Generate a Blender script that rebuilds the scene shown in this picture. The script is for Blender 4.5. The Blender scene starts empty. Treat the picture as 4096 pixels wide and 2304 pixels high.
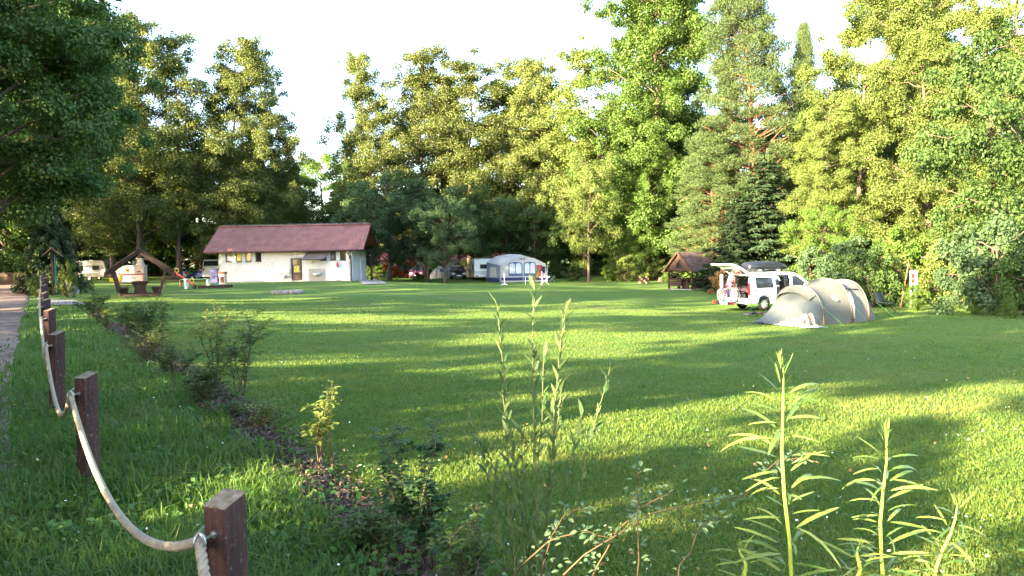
import bpy, bmesh, math, random
import numpy as np
from mathutils import Vector, Matrix, Euler

sc = bpy.context.scene
COL = sc.collection
R = math.radians
# ------------------------------------------------------------------ camera
F, EYE = 3000.0, 1.7                      # focal length in photo pixels (4096 wide), eye height
PITCH, ROLL = R(2.23), R(1.03)
cam = bpy.data.objects.new('camera', bpy.data.cameras.new('camera'))
COL.objects.link(cam)
CROT = (Euler((R(90) - PITCH, 0, 0)).to_matrix() @ Matrix.Rotation(-ROLL, 3, 'Z'))
CPOS = Vector((0, 0, EYE))
cam.matrix_world = Matrix.Translation(CPOS) @ CROT.to_4x4()
cam.data.sensor_width = 36.0
cam.data.lens = 36.0 * F / 4096
cam.data.clip_start = 0.05
cam.data.clip_end = 2000
sc.camera = cam
# ------------------------------------------------------------------ light
SUN_EL = R(15.5)
SUN_AZ = math.atan2(-0.765, -0.64)        # sun stands behind the camera on the left
world = bpy.data.worlds.new('World')
sc.world = world
world.use_nodes = True
wn = world.node_tree
sky = wn.nodes.new('ShaderNodeTexSky')
sky.sky_type = 'NISHITA'
sky.sun_disc = False
sky.sun_elevation = SUN_EL
sky.sun_rotation = SUN_AZ
sky.air_density = 1.0
sky.dust_density = 1.5
sky.ozone_density = 1.0
bg = wn.nodes['Background']
bg.inputs['Strength'].default_value = 0.11
wn.links.new(sky.outputs['Color'], bg.inputs['Color'])
sl = bpy.data.lights.new('sun', 'SUN')
sl.energy = 5.0
sl.angle = R(0.65)
sl.color = (1.0, 0.82, 0.52)
sun = bpy.data.objects.new('sun', sl)
COL.objects.link(sun)
LDIR = Vector((0.765 * math.cos(SUN_EL), 0.64 * math.cos(SUN_EL), -math.sin(SUN_EL))).normalized()
sun.rotation_euler = LDIR.to_track_quat('-Z', 'Y').to_euler()
sun.location = (-30, -30, 40)
vs = sc.view_settings
vs.view_transform = 'Standard'
vs.look = 'None'
vs.gamma = 1.0
vs.exposure = 3.75
sc.render.engine = 'CYCLES'
sc.cycles.use_denoising = True
sc.cycles.max_bounces = 7
sc.cycles.diffuse_bounces = 4
sc.cycles.transmission_bounces = 6
sc.cycles.transparent_max_bounces = 6
sc.cycles.caustics_reflective = False
sc.cycles.caustics_refractive = False
sc.cycles.sample_clamp_indirect = 6
# ------------------------------------------------------------------ geometry of the place
CTRL = np.array([(-1.17, 3.0, -.19), (-3.48, 6.13, -.13), (-5.3, 8.7, .05), (-9.5, 15.3, .1), (-17, 27, .1), (-23, 35, .1),
                 (-60, 100, .2), (-40, 60, .15), (-21, 70, -.05), (-15, 60, -.1), (0, 83, -.75), (2, 79, -.88), (14, 57, -.9), (12.5, 37, -1.08),
                 (12, 28, -.93), (9.5, 24.5, -.78), (3, 5, -.55), (1, 5, -.42), (5, 15, -.65), (0, 15, -.42), (0, 40, -.6),
                 (-8, 40, -.2), (20, 45, -1.05), (30, 60, -1.0), (-5, 90, -.5), (2, 1, -.45), (-1, 0, -.1), (-10, 0, 0), (-6, 3, 0),
                 (60, 60, -1), (40, 20, -1), (0, 160, -.5), (80, 160, -.6), (-80, 160, .2), (-60, 20, .1), (0, -60, 0)])
def zg(x, y):
    x = np.asarray(x, float); y = np.asarray(y, float)
    num = np.zeros(np.broadcast(x, y).shape); den = num.copy()
    for cx, cy, cz in CTRL:
        w = 1.0 / ((x - cx) ** 2 + (y - cy) ** 2 + 6.0) ** 1.6
        num = num + w * cz; den = den + w
    return num / den
def z1(x, y): return float(zg(x, y))
def ray(px, py):
    return (CROT @ Vector(((px - 2048) / F, -(py - 1152) / F, -1.0)))
def P(px, py, d):
    v = ray(px, py)
    return CPOS + v * (d / v.y)
def proj(p):
    q = CROT.transposed() @ (Vector(p) - CPOS)
    return 2048 + F * q.x / -q.z, 1152 - F * q.y / -q.z
def GD(px, d):                             # ground point at depth d seen in pixel column px
    x = (px - 2048) / F * d
    for _ in range(4):
        z = z1(x, d)
        x -= (proj((x, d, z))[0] - px) * d / F
    return Vector((x, d, z1(x, d)))
def G(px, py):                             # ground point seen at a pixel
    v = ray(px, py)
    lo, hi = 1.0, 200.0
    for _ in range(50):
        m = (lo + hi) / 2
        p = CPOS + v * m
        if p.z > z1(p.x, p.y): lo = m
        else: hi = m
    return CPOS + v * lo
# ------------------------------------------------------------------ materials
def nd(nt, typ, **kw):
    n = nt.nodes.new(typ)
    for k, v in kw.items(): setattr(n, k, v)
    return n
def c4(c): return (c[0], c[1], c[2], 1.0)
def mixc(nt, fac, a, b, mode='MIX'):
    n = nd(nt, 'ShaderNodeMix', data_type='RGBA', blend_type=mode)
    for s, v in ((0, fac), (6, a), (7, b)):
        if isinstance(v, bpy.types.NodeSocket): nt.links.new(v, n.inputs[s])
        else: n.inputs[s].default_value = v if s == 0 else c4(v)
    return n.outputs[2]
def M(name, col, rough=.65, var=.18, scale=6.0, bump=.0, bscale=None, metal=0.0, spec=.35, col2=None, stretch=None, detail=5):
    m = bpy.data.materials.new(name); m.use_nodes = True
    nt = m.node_tree; b = nt.nodes['Principled BSDF']
    tc = nd(nt, 'ShaderNodeTexCoord'); src = tc.outputs['Object']
    if stretch:
        mp = nd(nt, 'ShaderNodeMapping'); mp.inputs['Scale'].default_value = stretch
        nt.links.new(src, mp.inputs['Vector']); src = mp.outputs['Vector']
    n = nd(nt, 'ShaderNodeTexNoise'); n.inputs['Scale'].default_value = scale; n.inputs['Detail'].default_value = detail
    nt.links.new(src, n.inputs['Vector'])
    r = nd(nt, 'ShaderNodeMapRange'); r.inputs[1].default_value = .3; r.inputs[2].default_value = .7
    nt.links.new(n.outputs['Fac'], r.inputs[0])
    a = [c * (1 - var) for c in col]; d = col2 if col2 else [min(1, c * (1 + var)) for c in col]
    nt.links.new(mixc(nt, r.outputs[0], a, d), b.inputs['Base Color'])
    b.inputs['Roughness'].default_value = rough; b.inputs['Metallic'].default_value = metal
    b.inputs['Specular IOR Level'].default_value = spec
    if bump:
        n2 = nd(nt, 'ShaderNodeTexNoise'); n2.inputs['Scale'].default_value = bscale or scale * 4; n2.inputs['Detail'].default_value = 4
        nt.links.new(src, n2.inputs['Vector'])
        bp = nd(nt, 'ShaderNodeBump'); bp.inputs['Strength'].default_value = bump; bp.inputs['Distance'].default_value = .02
        nt.links.new(n2.outputs['Fac'], bp.inputs['Height']); nt.links.new(bp.outputs[0], b.inputs['Normal'])
    return m
def LM(name, c1, c2, tr=.4, rough=.6, spec=.16, objvar=.25, tcol=None, patch=None):
    """leaf material: each leaf its own tint, each plant its own shade, light passes through"""
    m = bpy.data.materials.new(name); m.use_nodes = True
    nt = m.node_tree; b = nt.nodes['Principled BSDF']; out = nt.nodes['Material Output']
    g = nd(nt, 'ShaderNodeNewGeometry'); oi = nd(nt, 'ShaderNodeObjectInfo')
    col = mixc(nt, g.outputs['Random Per Island'], c1, c2)
    if patch:
        tc = nd(nt, 'ShaderNodeTexCoord')
        for sc_, lo, hi, pc in patch:
            n = nd(nt, 'ShaderNodeTexNoise'); n.inputs['Scale'].default_value = sc_; n.inputs['Detail'].default_value = 5
            nt.links.new(tc.outputs['Object'], n.inputs['Vector'])
            r = nd(nt, 'ShaderNodeMapRange'); r.inputs[1].default_value = lo; r.inputs[2].default_value = hi; nt.links.new(n.outputs['Fac'], r.inputs[0])
            col = mixc(nt, r.outputs[0], col, pc)
    mr = nd(nt, 'ShaderNodeMapRange'); mr.inputs[3].default_value = 1 - objvar; mr.inputs[4].default_value = 1 + objvar
    nt.links.new(oi.outputs['Random'], mr.inputs[0])
    hs = nd(nt, 'ShaderNodeHueSaturation')
    nt.links.new(mr.outputs[0], hs.inputs['Value']); nt.links.new(col, hs.inputs['Color'])
    nt.links.new(hs.outputs[0], b.inputs['Base Color'])
    b.inputs['Roughness'].default_value = rough; b.inputs['Specular IOR Level'].default_value = spec
    t = nd(nt, 'ShaderNodeBsdfTranslucent')
    tint = mixc(nt, 1.0, hs.outputs[0], tcol or (1.25, 1.35, .6), 'MULTIPLY')
    nt.links.new(tint, t.inputs['Color'])
    mx = nd(nt, 'ShaderNodeMixShader'); mx.inputs[0].default_value = tr
    nt.links.new(b.outputs[0], mx.inputs[1]); nt.links.new(t.outputs[0], mx.inputs[2])
    nt.links.new(mx.outputs[0], out.inputs['Surface'])
    return m
def GLASS(name, col=(.02, .025, .03), rough=.05):
    m = bpy.data.materials.new(name); m.use_nodes = True
    b = m.node_tree.nodes['Principled BSDF']
    b.inputs['Base Color'].default_value = c4(col); b.inputs['Roughness'].default_value = rough
    b.inputs['Specular IOR Level'].default_value = .7
    return m
# ------------------------------------------------------------------ mesh helpers
class MB:
    def __init__(s): s.v = []; s.f = []; s.m = None
    def add(s, vs, fs):
        o = len(s.v)
        s.v += [tuple(s.m @ Vector(v)) if s.m else tuple(v) for v in vs]
        s.f += [tuple(i + o for i in f) for f in fs]
        return s
    def box(s, cx, cy, cz, sx, sy, sz, rot=None):
        vs = []
        for k in (-.5, .5):
            for a, b in ((-.5, -.5), (.5, -.5), (.5, .5), (-.5, .5)):
                q = Vector((a * sx, b * sy, k * sz))
                if rot is not None: q = rot @ q
                vs.append((cx + q.x, cy + q.y, cz + q.z))
        return s.add(vs, [(3, 2, 1, 0), (4, 5, 6, 7), (0, 1, 5, 4), (1, 2, 6, 5), (2, 3, 7, 6), (3, 0, 4, 7)])
    def bar(s, p0, p1, w, h, up=(0, 0, 1)):
        p0, p1 = Vector(p0), Vector(p1); d = (p1 - p0).normalized(); up = Vector(up)
        if abs(d.dot(up)) > .98: up = Vector((0, 1, 0))
        a = d.cross(up).normalized(); b = a.cross(d)
        vs = [tuple(p + a * (i * w / 2) + b * (j * h / 2)) for p in (p0, p1) for i, j in ((-1, -1), (1, -1), (1, 1), (-1, 1))]
        return s.add(vs, [(3, 2, 1, 0), (4, 5, 6, 7), (0, 1, 5, 4), (1, 2, 6, 5), (2, 3, 7, 6), (3, 0, 4, 7)])
    def tube(s, pts, rad, n=8, caps=True, closed=False):
        pts = [Vector(p) for p in pts]; k = len(pts)
        rad = rad if isinstance(rad, (list, tuple)) else [rad] * k
        vs = []; ref = None
        for i, p in enumerate(pts):
            if closed: d = pts[(i + 1) % k] - pts[i - 1]
            else: d = pts[min(i + 1, k - 1)] - pts[max(i - 1, 0)]
            d = d.normalized() if d.length > 1e-9 else Vector((0, 0, 1))
            if ref is None: ref = Vector((0, 0, 1)) if abs(d.z) < .9 else Vector((1, 0, 0))
            a = ref - d * ref.dot(d)
            a = a.normalized() if a.length > 1e-6 else d.orthogonal().normalized()
            ref = a; b = d.cross(a)
            for j in range(n):
                t = 2 * math.pi * j / n
                vs.append(tuple(p + (a * math.cos(t) + b * math.sin(t)) * rad[i]))
        fs = []
        for i in range(k if closed else k - 1):
            i2 = (i + 1) % k
            for j in range(n):
                j2 = (j + 1) % n
                fs.append((i * n + j, i * n + j2, i2 * n + j2, i2 * n + j))
        if caps and not closed: fs += [tuple(range(n))[::-1], tuple(range((k - 1) * n, k * n))]
        return s.add(vs, fs)
    def cyl(s, p0, p1, r0, r1=None, n=10): return s.tube([p0, p1], [r0, r0 if r1 is None else r1], n)
    def prism(s, poly, ax, a0, a1):
        """extrude a polygon along axis ax; poly gives the two other coordinates in x<y<z order"""
        def mk(u, v, a): return {'x': (a, u, v), 'y': (u, a, v), 'z': (u, v, a)}[ax]
        n = len(poly)
        vs = [mk(u, v, a0) for u, v in poly] + [mk(u, v, a1) for u, v in poly]
        return s.add(vs, [tuple(range(n))[::-1], tuple(range(n, 2 * n))] + [(i, (i + 1) % n, n + (i + 1) % n, n + i) for i in range(n)])
    def loft(s, rings, caps=True, closed=True):
        n = len(rings[0]); vs = [p for r in rings for p in r]; fs = []
        for i in range(len(rings) - 1):
            for j in range(n if closed else n - 1):
                j2 = (j + 1) % n
                fs.append((i * n + j, i * n + j2, (i + 1) * n + j2, (i + 1) * n + j))
        if caps: fs += [tuple(range(n))[::-1], tuple(range((len(rings) - 1) * n, len(rings) * n))]
        return s.add(vs, fs)
    def ball(s, c, r, nu=12, nv=8, jit=0, rng=None):
        r = r if isinstance(r, (list, tuple)) else (r, r, r)
        rings = []
        for i in range(nv + 1):
            ph = math.pi * (i + .02) / (nv + .04) - math.pi / 2
            ring = []
            for j in range(nu):
                th = 2 * math.pi * j / nu
                q = 1 + (rng.uniform(-jit, jit) if jit else 0)
                ring.append((c[0] + r[0] * q * math.cos(ph) * math.cos(th), c[1] + r[1] * q * math.cos(ph) * math.sin(th), c[2] + r[2] * q * math.sin(ph)))
            rings.append(ring)
        return s.loft(rings)
    def poly(s, pts): return s.add(pts, [tuple(range(len(pts)))])
    def disc(s, c, nrm, r, n=16, th=.01):
        c = Vector(c); nrm = Vector(nrm).normalized()
        return s.tube([c - nrm * th / 2, c + nrm * th / 2], [r, r], n)
    def torus(s, c, nrm, r, t, n=24, m=6):
        c = Vector(c); nrm = Vector(nrm).normalized(); a = nrm.orthogonal().normalized(); b = nrm.cross(a)
        return s.tube([c + (a * math.cos(2 * math.pi * i / n) + b * math.sin(2 * math.pi * i / n)) * r for i in range(n)], t, m, closed=True)
    def build(s, name, mat, parent=None, smooth=False, bevel=0.0, recalc=True):
        me = bpy.data.meshes.new(name); me.from_pydata(s.v, [], s.f)
        if recalc:
            b = bmesh.new(); b.from_mesh(me); bmesh.ops.recalc_face_normals(b, faces=b.faces); b.to_mesh(me); b.free()
        if smooth: me.polygons.foreach_set('use_smooth', [True] * len(me.polygons))
        me.materials.append(mat)
        o = bpy.data.objects.new(name, me); COL.objects.link(o); o.parent = parent
        if bevel:
            bv = o.modifiers.new('bevel', 'BEVEL'); bv.width = bevel; bv.segments = 2; bv.limit_method = 'ANGLE'; bv.angle_limit = R(40)
        return o
def tag(o, label=None, cat=None, group=None, kind=None):
    if label: o['label'] = label
    if cat: o['category'] = cat
    if group: o['group'] = group
    if kind: o['kind'] = kind
    return o
def thing(name, label, cat, loc=(0, 0, 0), rz=0.0, group=None):
    o = bpy.data.objects.new(name, None); o.empty_display_size = .2; COL.objects.link(o)
    o.location = loc; o.rotation_euler = (0, 0, rz)
    return tag(o, label, cat, group)
def npmesh(name, V, Fc, mat, smooth=False):
    V = np.asarray(V, np.float32); Fc = np.asarray(Fc, np.int32); k = Fc.shape[1]
    me = bpy.data.meshes.new(name)
    me.vertices.add(len(V)); me.vertices.foreach_set('co', V.ravel())
    me.loops.add(Fc.size); me.loops.foreach_set('vertex_index', Fc.ravel())
    me.polygons.add(len(Fc)); me.polygons.foreach_set('loop_start', np.arange(0, Fc.size, k, dtype=np.int32))
    if smooth: me.polygons.foreach_set('use_smooth', np.ones(len(Fc), bool))
    me.update(calc_edges=True); me.materials.append(mat)
    return me
def mobj(name, me, parent=None):
    o = bpy.data.objects.new(name, me); COL.objects.link(o); o.parent = parent
    return o
def nrmz(a): return a / np.maximum(np.linalg.norm(a, axis=-1, keepdims=True), 1e-9)
def kites(C, N, size, asp, rng, T=None, fold=.12):
    """one kite-shaped leaf per centre C with normal N; returns verts, quads"""
    n = len(C); N = nrmz(N)
    if T is None: T = rng.normal(size=(n, 3))
    T = nrmz(T - N * (T * N).sum(1, keepdims=True)); B = np.cross(N, T)
    s = np.broadcast_to(np.asarray(size, float), (n,))[:, None]
    V = np.empty((n, 4, 3))
    V[:, 0] = C - T * s * .5
    V[:, 1] = C + B * s * asp * .5 + N * s * fold
    V[:, 2] = C + T * s * .5
    V[:, 3] = C - B * s * asp * .5 + N * s * fold
    return V.reshape(-1, 3), np.arange(n * 4).reshape(-1, 4)
# ------------------------------------------------------------------ shared materials
m_bark = M('bark', (.085, .06, .045), .9, .35, 5, .8, 20, stretch=(1, 1, .25))
m_bark_red = M('bark_red', (.22, .105, .06), .9, .35, 5, .7, 18, stretch=(1, 1, .3))
m_wood_dark = M('wood_dark', (.035, .018, .013), .75, .35, 6, .35, 30, stretch=(1, 1, .25))
m_wood_post = M('wood_post', (.03, .009, .008), .8, .4, 11, .7, 50, stretch=(1, 1, .16), col2=(.065, .026, .022), detail=9)
def flecks(m, col, scale, lo, hi):
    nt = m.node_tree; b = nt.nodes['Principled BSDF']; src = b.inputs['Base Color'].links[0].from_socket
    tc = nd(nt, 'ShaderNodeTexCoord'); n = nd(nt, 'ShaderNodeTexNoise'); n.inputs['Scale'].default_value = scale; n.inputs['Detail'].default_value = 8; n.inputs['Roughness'].default_value = .75
    nt.links.new(tc.outputs['Object'], n.inputs['Vector'])
    r = nd(nt, 'ShaderNodeMapRange'); r.inputs[1].default_value = lo; r.inputs[2].default_value = hi; nt.links.new(n.outputs['Fac'], r.inputs[0])
    nt.links.new(mixc(nt, r.outputs[0], src, col), b.inputs['Base Color'])
flecks(m_wood_post, (.13, .10, .09), 34, .56, .66)
m_wood_pale = M('wood_pale', (.33, .22, .13), .8, .25, 6, .4, 25)
m_wood_mid = M('wood_mid', (.052, .024, .017), .75, .3, 6, .4, 25)
m_white = M('white_paint', (.78, .78, .76), .35, .03, 3)
m_black = M('black_plastic', (.012, .012, .014), .4, .2, 8)
m_rubber = M('rubber', (.018, .018, .018), .85, .2, 20)
m_metal = M('steel', (.5, .5, .5), .35, .1, 10, metal=.9)
m_alu = M('aluminium', (.62, .63, .65), .4, .08, 10, metal=.5)
m_glass = GLASS('dark_glass')
m_glass_blue = GLASS('sky_glass', (.06, .08, .11), .04)
m_red = M('red_paint', (.50, .035, .025), .4, .1, 8)
m_yellow = M('yellow_paint', (.62, .45, .05), .45, .1, 8)
m_redlamp = M('red_lens', (.24, .014, .014), .2, .1, 8)
m_lamp = M('clear_lens', (.7, .72, .75), .12, .05, 8)
m_orange = M('amber_lens', (.7, .25, .03), .25, .05, 8)
m_concrete = M('concrete', (.21, .195, .18), .9, .2, 3, .3, 40)
# ------------------------------------------------------------------ ground, road, path, mulch
rngN = np.random.default_rng(7)
def ground_material():
    m = bpy.data.materials.new('meadow'); m.use_nodes = True
    nt = m.node_tree; b = nt.nodes['Principled BSDF']
    tc = nd(nt, 'ShaderNodeTexCoord'); src = tc.outputs['Object']
    def noise(s, d=5, rough=.6):
        n = nd(nt, 'ShaderNodeTexNoise'); n.inputs['Scale'].default_value = s; n.inputs['Detail'].default_value = d; n.inputs['Roughness'].default_value = rough
        nt.links.new(src, n.inputs['Vector']); return n.outputs['Fac']
    def rng_(v, a, c):
        r = nd(nt, 'ShaderNodeMapRange'); r.inputs[1].default_value = a; r.inputs[2].default_value = c
        nt.links.new(v, r.inputs[0]); return r.outputs[0]
    c = mixc(nt, rng_(noise(.35, 6), .35, .65), (.05, .112, .02), (.095, .155, .028))
    c = mixc(nt, rng_(noise(9, 6, .7), .35, .7), c, (.115, .175, .032))
    dry = rng_(noise(.16, 5), .56, .76)
    c2 = mixc(nt, dry, c, (.15, .135, .055))
    c3 = mixc(nt, rng_(noise(55, 3, .8), .52, .75), c2, (.03, .055, .012))
    nt.links.new(c3, b.inputs['Base Color'])
    b.inputs['Roughness'].default_value = .9; b.inputs['Specular IOR Level'].default_value = .15
    bp = nd(nt, 'ShaderNodeBump'); bp.inputs['Strength'].default_value = .9; bp.inputs['Distance'].default_value = .08
    nt.links.new(noise(14, 8, .75), bp.inputs['Height']); nt.links.new(bp.outputs[0], b.inputs['Normal'])
    return m
def warp(a, lo, hi, n):
    t = np.linspace(math.asinh(lo / a), math.asinh(hi / a), n)
    return a * np.sinh(t)
gx = warp(6, -700, 700, 240); gy = warp(8, -300, 1100, 260)
GX, GY = np.meshgrid(gx, gy)
GZ = zg(GX, GY)
V = np.stack([GX, GY, GZ], -1).reshape(-1, 3)
nx, ny = len(gx), len(gy)
ii = (np.arange(ny - 1)[:, None] * nx + np.arange(nx - 1)[None]).ravel()
Fq = np.stack([ii, ii + 1, ii + nx + 1, ii + nx], 1)
tag(mobj('ground', npmesh('ground', V, Fq, ground_material(), True)), kind='structure')

SL = .64                                   # road, fence and planting strip run along x = u - SL * y
def strip(name, u0, u1, y0, y1, off, mat, wob=.0, n=260, m=9):
    yy = y0 + (np.linspace(0, 1, n) ** 2) * (y1 - y0)
    rr = np.random.default_rng(len(name))
    def wv(): return np.convolve(rr.normal(size=n + 8), np.ones(9) / 9, 'valid') * wob * 3
    a, b = u0 + wv(), u1 + wv()
    t = np.linspace(0, 1, m)
    U = a[:, None] * (1 - t) + b[:, None] * t
    Y = np.repeat(yy[:, None], m, 1); X = U - SL * Y
    Z = zg(X, Y) + off
    Z[:, 0] -= off + .02; Z[:, -1] -= off + .02
    V = np.stack([X, Y, Z], -1).reshape(-1, 3)
    ii = (np.arange(n - 1)[:, None] * m + np.arange(m - 1)[None]).ravel()
    return tag(mobj(name, npmesh(name, V, np.stack([ii, ii + 1, ii + m + 1, ii + m], 1), mat, True)), kind='structure')
m_road = M('road_dirt', (.16, .098, .074), .95, .25, 1.2, .5, 30, col2=(.25, .17, .135), detail=8)
strip('road', -5.4, -.15, -20, 190, .03, m_road, .09, m=33)
m_mulch = M('bark_mulch', (.05, .032, .024), .95, .5, 14, .9, 45, col2=(.11, .075, .055), detail=8)
strip('mulch_strip', 2.1, 2.56, 1.5, 34, .03, m_mulch, .14)
# concrete side path leading off the road, slab apron by the house
def sheet(name, pts, off, mat, n=14):
    p = [Vector(q) for q in pts]; V = []
    for i in range(n):
        for j in range(n):
            a, b = i / (n - 1), j / (n - 1)
            q = p[0] * (1 - a) * (1 - b) + p[1] * a * (1 - b) + p[2] * a * b + p[3] * (1 - a) * b
            V.append((q.x, q.y, z1(q.x, q.y) + off))
    Fq = [(i * n + j, (i + 1) * n + j, (i + 1) * n + j + 1, i * n + j + 1) for i in range(n - 1) for j in range(n - 1)]
    return tag(mobj(name, npmesh(name, V, Fq, mat, True)), kind='structure')
sheet('path', [G(160, 1198), G(300, 1203), G(350, 1221), G(150, 1224)], .035, m_concrete)

# ------------------------------------------------------------------ trees
def limb(mb, p0, p1, r0, r1, rng, sag=.0, n=5, sides=6):
    p0, p1 = Vector(p0), Vector(p1); L = (p1 - p0).length; pts = []
    for i in range(n + 1):
        t = i / n; q = p0.lerp(p1, t)
        w = L * .05 * math.sin(math.pi * t)
        q = q + Vector((rng.uniform(-w, w), rng.uniform(-w, w), rng.uniform(-w, w) - sag * L * math.sin(math.pi * t)))
        pts.append(q)
    mb.tube(pts, [r0 + (r1 - r0) * (i / n) ** .8 for i in range(n + 1)], sides)
def wobble_trunk(mb, H, r0, rng, lean=.0, sides=9):
    pts = []; dx = dy = 0
    for i in range(13):
        t = i / 12
        dx += rng.uniform(-.012, .012) * H; dy += rng.uniform(-.012, .012) * H
        pts.append(Vector((dx * t + lean * H * t, dy * t, H * t)))
    pts[0].z = -.3
    mb.tube(pts, [r0 * (1.25 if i == 0 else 1) * (1 - .93 * (i / 12) ** .85) + .01 for i in range(13)], sides)
    def at(z):
        t = max(0, min(.999, z / H)) * 12; i = int(t); return pts[i].lerp(pts[i + 1], t - i)
    return at
PROTO = {}
def broadleaf(key, H, base, prof, nclump, per, leaf, seed, mat, r0=.3, flat=.5, cl=(.9, 1.7), outer=.5, upn=.45, bark=None, lean=0, asp=.72, group=6, rough=.3):
    """crown of leaf clumps gathered along main boughs of uneven length; prof(t) = crown radius at relative height"""
    rng = random.Random(seed); nr = np.random.default_rng(seed)
    tm = MB(); at = wobble_trunk(tm, H * .97, r0, rng, lean)
    Cs, Ns, Sz = [], [], []
    nb = max(3, nclump // group)
    for i in range(nb):
        t = ((i + .5 + rng.uniform(-.4, .4)) / nb) ** .95; t = min(.985, max(.01, t))
        rad = prof(t); ang = i * 2.39996 + rng.uniform(-.7, .7)
        reach = rad * (1 + rng.uniform(-rough, rough * .8))
        z = base + (H - base) * t; ax = at(z)
        rise = rng.uniform(-.12, .34) * reach
        tip = Vector((ax.x + reach * math.cos(ang), ax.y + reach * math.sin(ang), z + rise))
        root = at(max(base * .7, z - reach * rng.uniform(.2, .55)))
        if reach > .5: limb(tm, root, tip, max(.025, r0 * .34 * (1 - t * .7)), .014, rng, -.06)
        for j in range(group):
            u = outer + (1 - outer) * (j + rng.random()) / group if j else 1.0
            a = rng.uniform(*cl) * (.6 + .4 * min(1, rad / max(prof(.4), .1))) * (1 if j else .8)
            c = np.array(root.lerp(tip, u)); spread = a * .8
            c = c + nr.normal(size=3) * np.array((spread, spread, spread * .6))
            if j % 3 == 1 and reach > 1: limb(tm, root.lerp(tip, u * .75), c, .03, .01, rng, n=3, sides=4)
            k = int(per * (a / cl[1]) ** 2 * rng.uniform(.65, 1.2))
            d = nrmz(nr.normal(size=(k, 3))); q = nr.random((k, 1)) ** .45
            off = d * q * np.array((a * rng.uniform(.8, 1.2), a * rng.uniform(.8, 1.2), a * flat))
            off[:, 2] -= .16 * (off[:, 0] ** 2 + off[:, 1] ** 2) / a
            tw = nr.normal(size=(max(3, k // 28), 3)) * a * .5                     # sprigs: leaves gather in tufts
            off = off * .72 + tw[nr.integers(0, len(tw), k)] * np.array((.5, .5, .3)) * .7
            Cs.append(c + off); Ns.append(d * .55 + np.array((0, 0, upn)) + nr.normal(size=(k, 3)) * .42); Sz.append(leaf * nr.uniform(.65, 1.25, k))
    V, Fq = kites(np.concatenate(Cs), np.concatenate(Ns), np.concatenate(Sz), asp, nr)
    PROTO[key] = (tm, npmesh('crown', V, Fq, mat), bark or m_bark, H)
def conifer(key, H, base, rad, seed, mat, r0=.28, droop=.25, needle=.34, whorl=.55, bark=None, hang=.5, dens=1.0):
    rng = random.Random(seed); nr = np.random.default_rng(seed)
    tm = MB(); at = wobble_trunk(tm, H, r0, rng)
    C, N, T, S = [], [], [], []
    z = base
    while z < H - .2:
        t = (z - base) / (H - base); L = rad * (1 - t) ** .85 + .15
        nb = max(4, int(9 - 4 * t)); a0 = rng.random() * 6.28
        for b in range(nb):
            ang = a0 + b * 6.283 / nb + rng.uniform(-.3, .3); l = L * rng.uniform(.72, 1.12)
            o = at(z); dirv = np.array((math.cos(ang), math.sin(ang), 0)); side = np.array((-dirv[1], dirv[0], 0))
            tip = Vector((o.x + dirv[0] * l, o.y + dirv[1] * l, z - droop * l * .8))
            if b % 2 == 0: limb(tm, o, tip, .02 + .03 * (1 - t), .008, rng, sag=droop * .3, n=4, sides=4)
            k = int(95 * l * dens); u = nr.random(k) ** .7
            lat = nr.normal(size=k) * (.12 + .3 * (1 - u)) * l * .38
            zz = z - droop * l * (u * 1.5 - .7 * u * u) - nr.random(k) * hang * (.35 + .3 * l / rad)
            c = np.array((o.x, o.y, 0)) + dirv * (u * l)[:, None] + side * lat[:, None]
            c[:, 2] = zz - np.abs(lat) * .25
            C.append(c)
            T.append(dirv * .7 + side * np.sign(lat)[:, None] * .5 + np.array((0, 0, -1)) * (hang * 1.3) + nr.normal(size=(k, 3)) * .25)
            N.append(np.array((0, 0, .8)) + dirv * .5 + nr.normal(size=(k, 3)) * .4)
            S.append(needle * nr.uniform(.6, 1.2, k) * (.7 + .3 * (1 - t)))
        z += whorl * (1 - .45 * t) * rng.uniform(.8, 1.2)
    V, Fq = kites(np.concatenate(C), np.concatenate(N), np.concatenate(S), .3, nr, np.concatenate(T), .05)
    PROTO[key] = (tm, npmesh('crown', V, Fq, mat), bark or m_bark, H)
def pine(key, H, base, rad, seed, mat, nclump=90, per=420):
    rng = random.Random(seed); nr = np.random.default_rng(seed)
    tm = MB(); at = wobble_trunk(tm, H, .3, rng)
    C, N, T, S = [], [], [], []
    for i in range(nclump):
        t = (i + .5) / nclump; z = base + (H - base) * t
        r = rad * (1 - t) ** .6 * rng.uniform(.35, 1.0) + .1; ang = i * 2.4 + rng.uniform(-.4, .4)
        o = at(z); c = np.array((o.x + r * math.cos(ang), o.y + r * math.sin(ang), z + .12 * r))
        limb(tm, at(z - .3 * r), c, .05, .015, rng, n=4, sides=5)
        a = rng.uniform(.55, .95); k = int(per * a)
        d = nrmz(nr.normal(size=(k, 3))); off = d * (nr.random((k, 1)) ** .4) * np.array((a * 1.15, a * 1.15, a * .6))
        C.append(c + off); T.append(d + np.array((0, 0, .6)) + nr.normal(size=(k, 3)) * .4)
        N.append(nr.normal(size=(k, 3))); S.append(.26 * nr.uniform(.7, 1.2, k))
    V, Fq = kites(np.concatenate(C), np.concatenate(N), np.concatenate(S), .2, nr, np.concatenate(T), .02)
    PROTO[key] = (tm, npmesh('crown', V, Fq, mat), m_bark_red, H)
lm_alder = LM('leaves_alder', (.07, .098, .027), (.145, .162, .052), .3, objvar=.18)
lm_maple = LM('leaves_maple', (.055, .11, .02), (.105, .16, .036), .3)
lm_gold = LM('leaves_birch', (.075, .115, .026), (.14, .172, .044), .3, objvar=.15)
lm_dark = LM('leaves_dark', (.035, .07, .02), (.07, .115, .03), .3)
lm_blue = LM('leaves_shade', (.04, .075, .035), (.075, .12, .05), .3)
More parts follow.
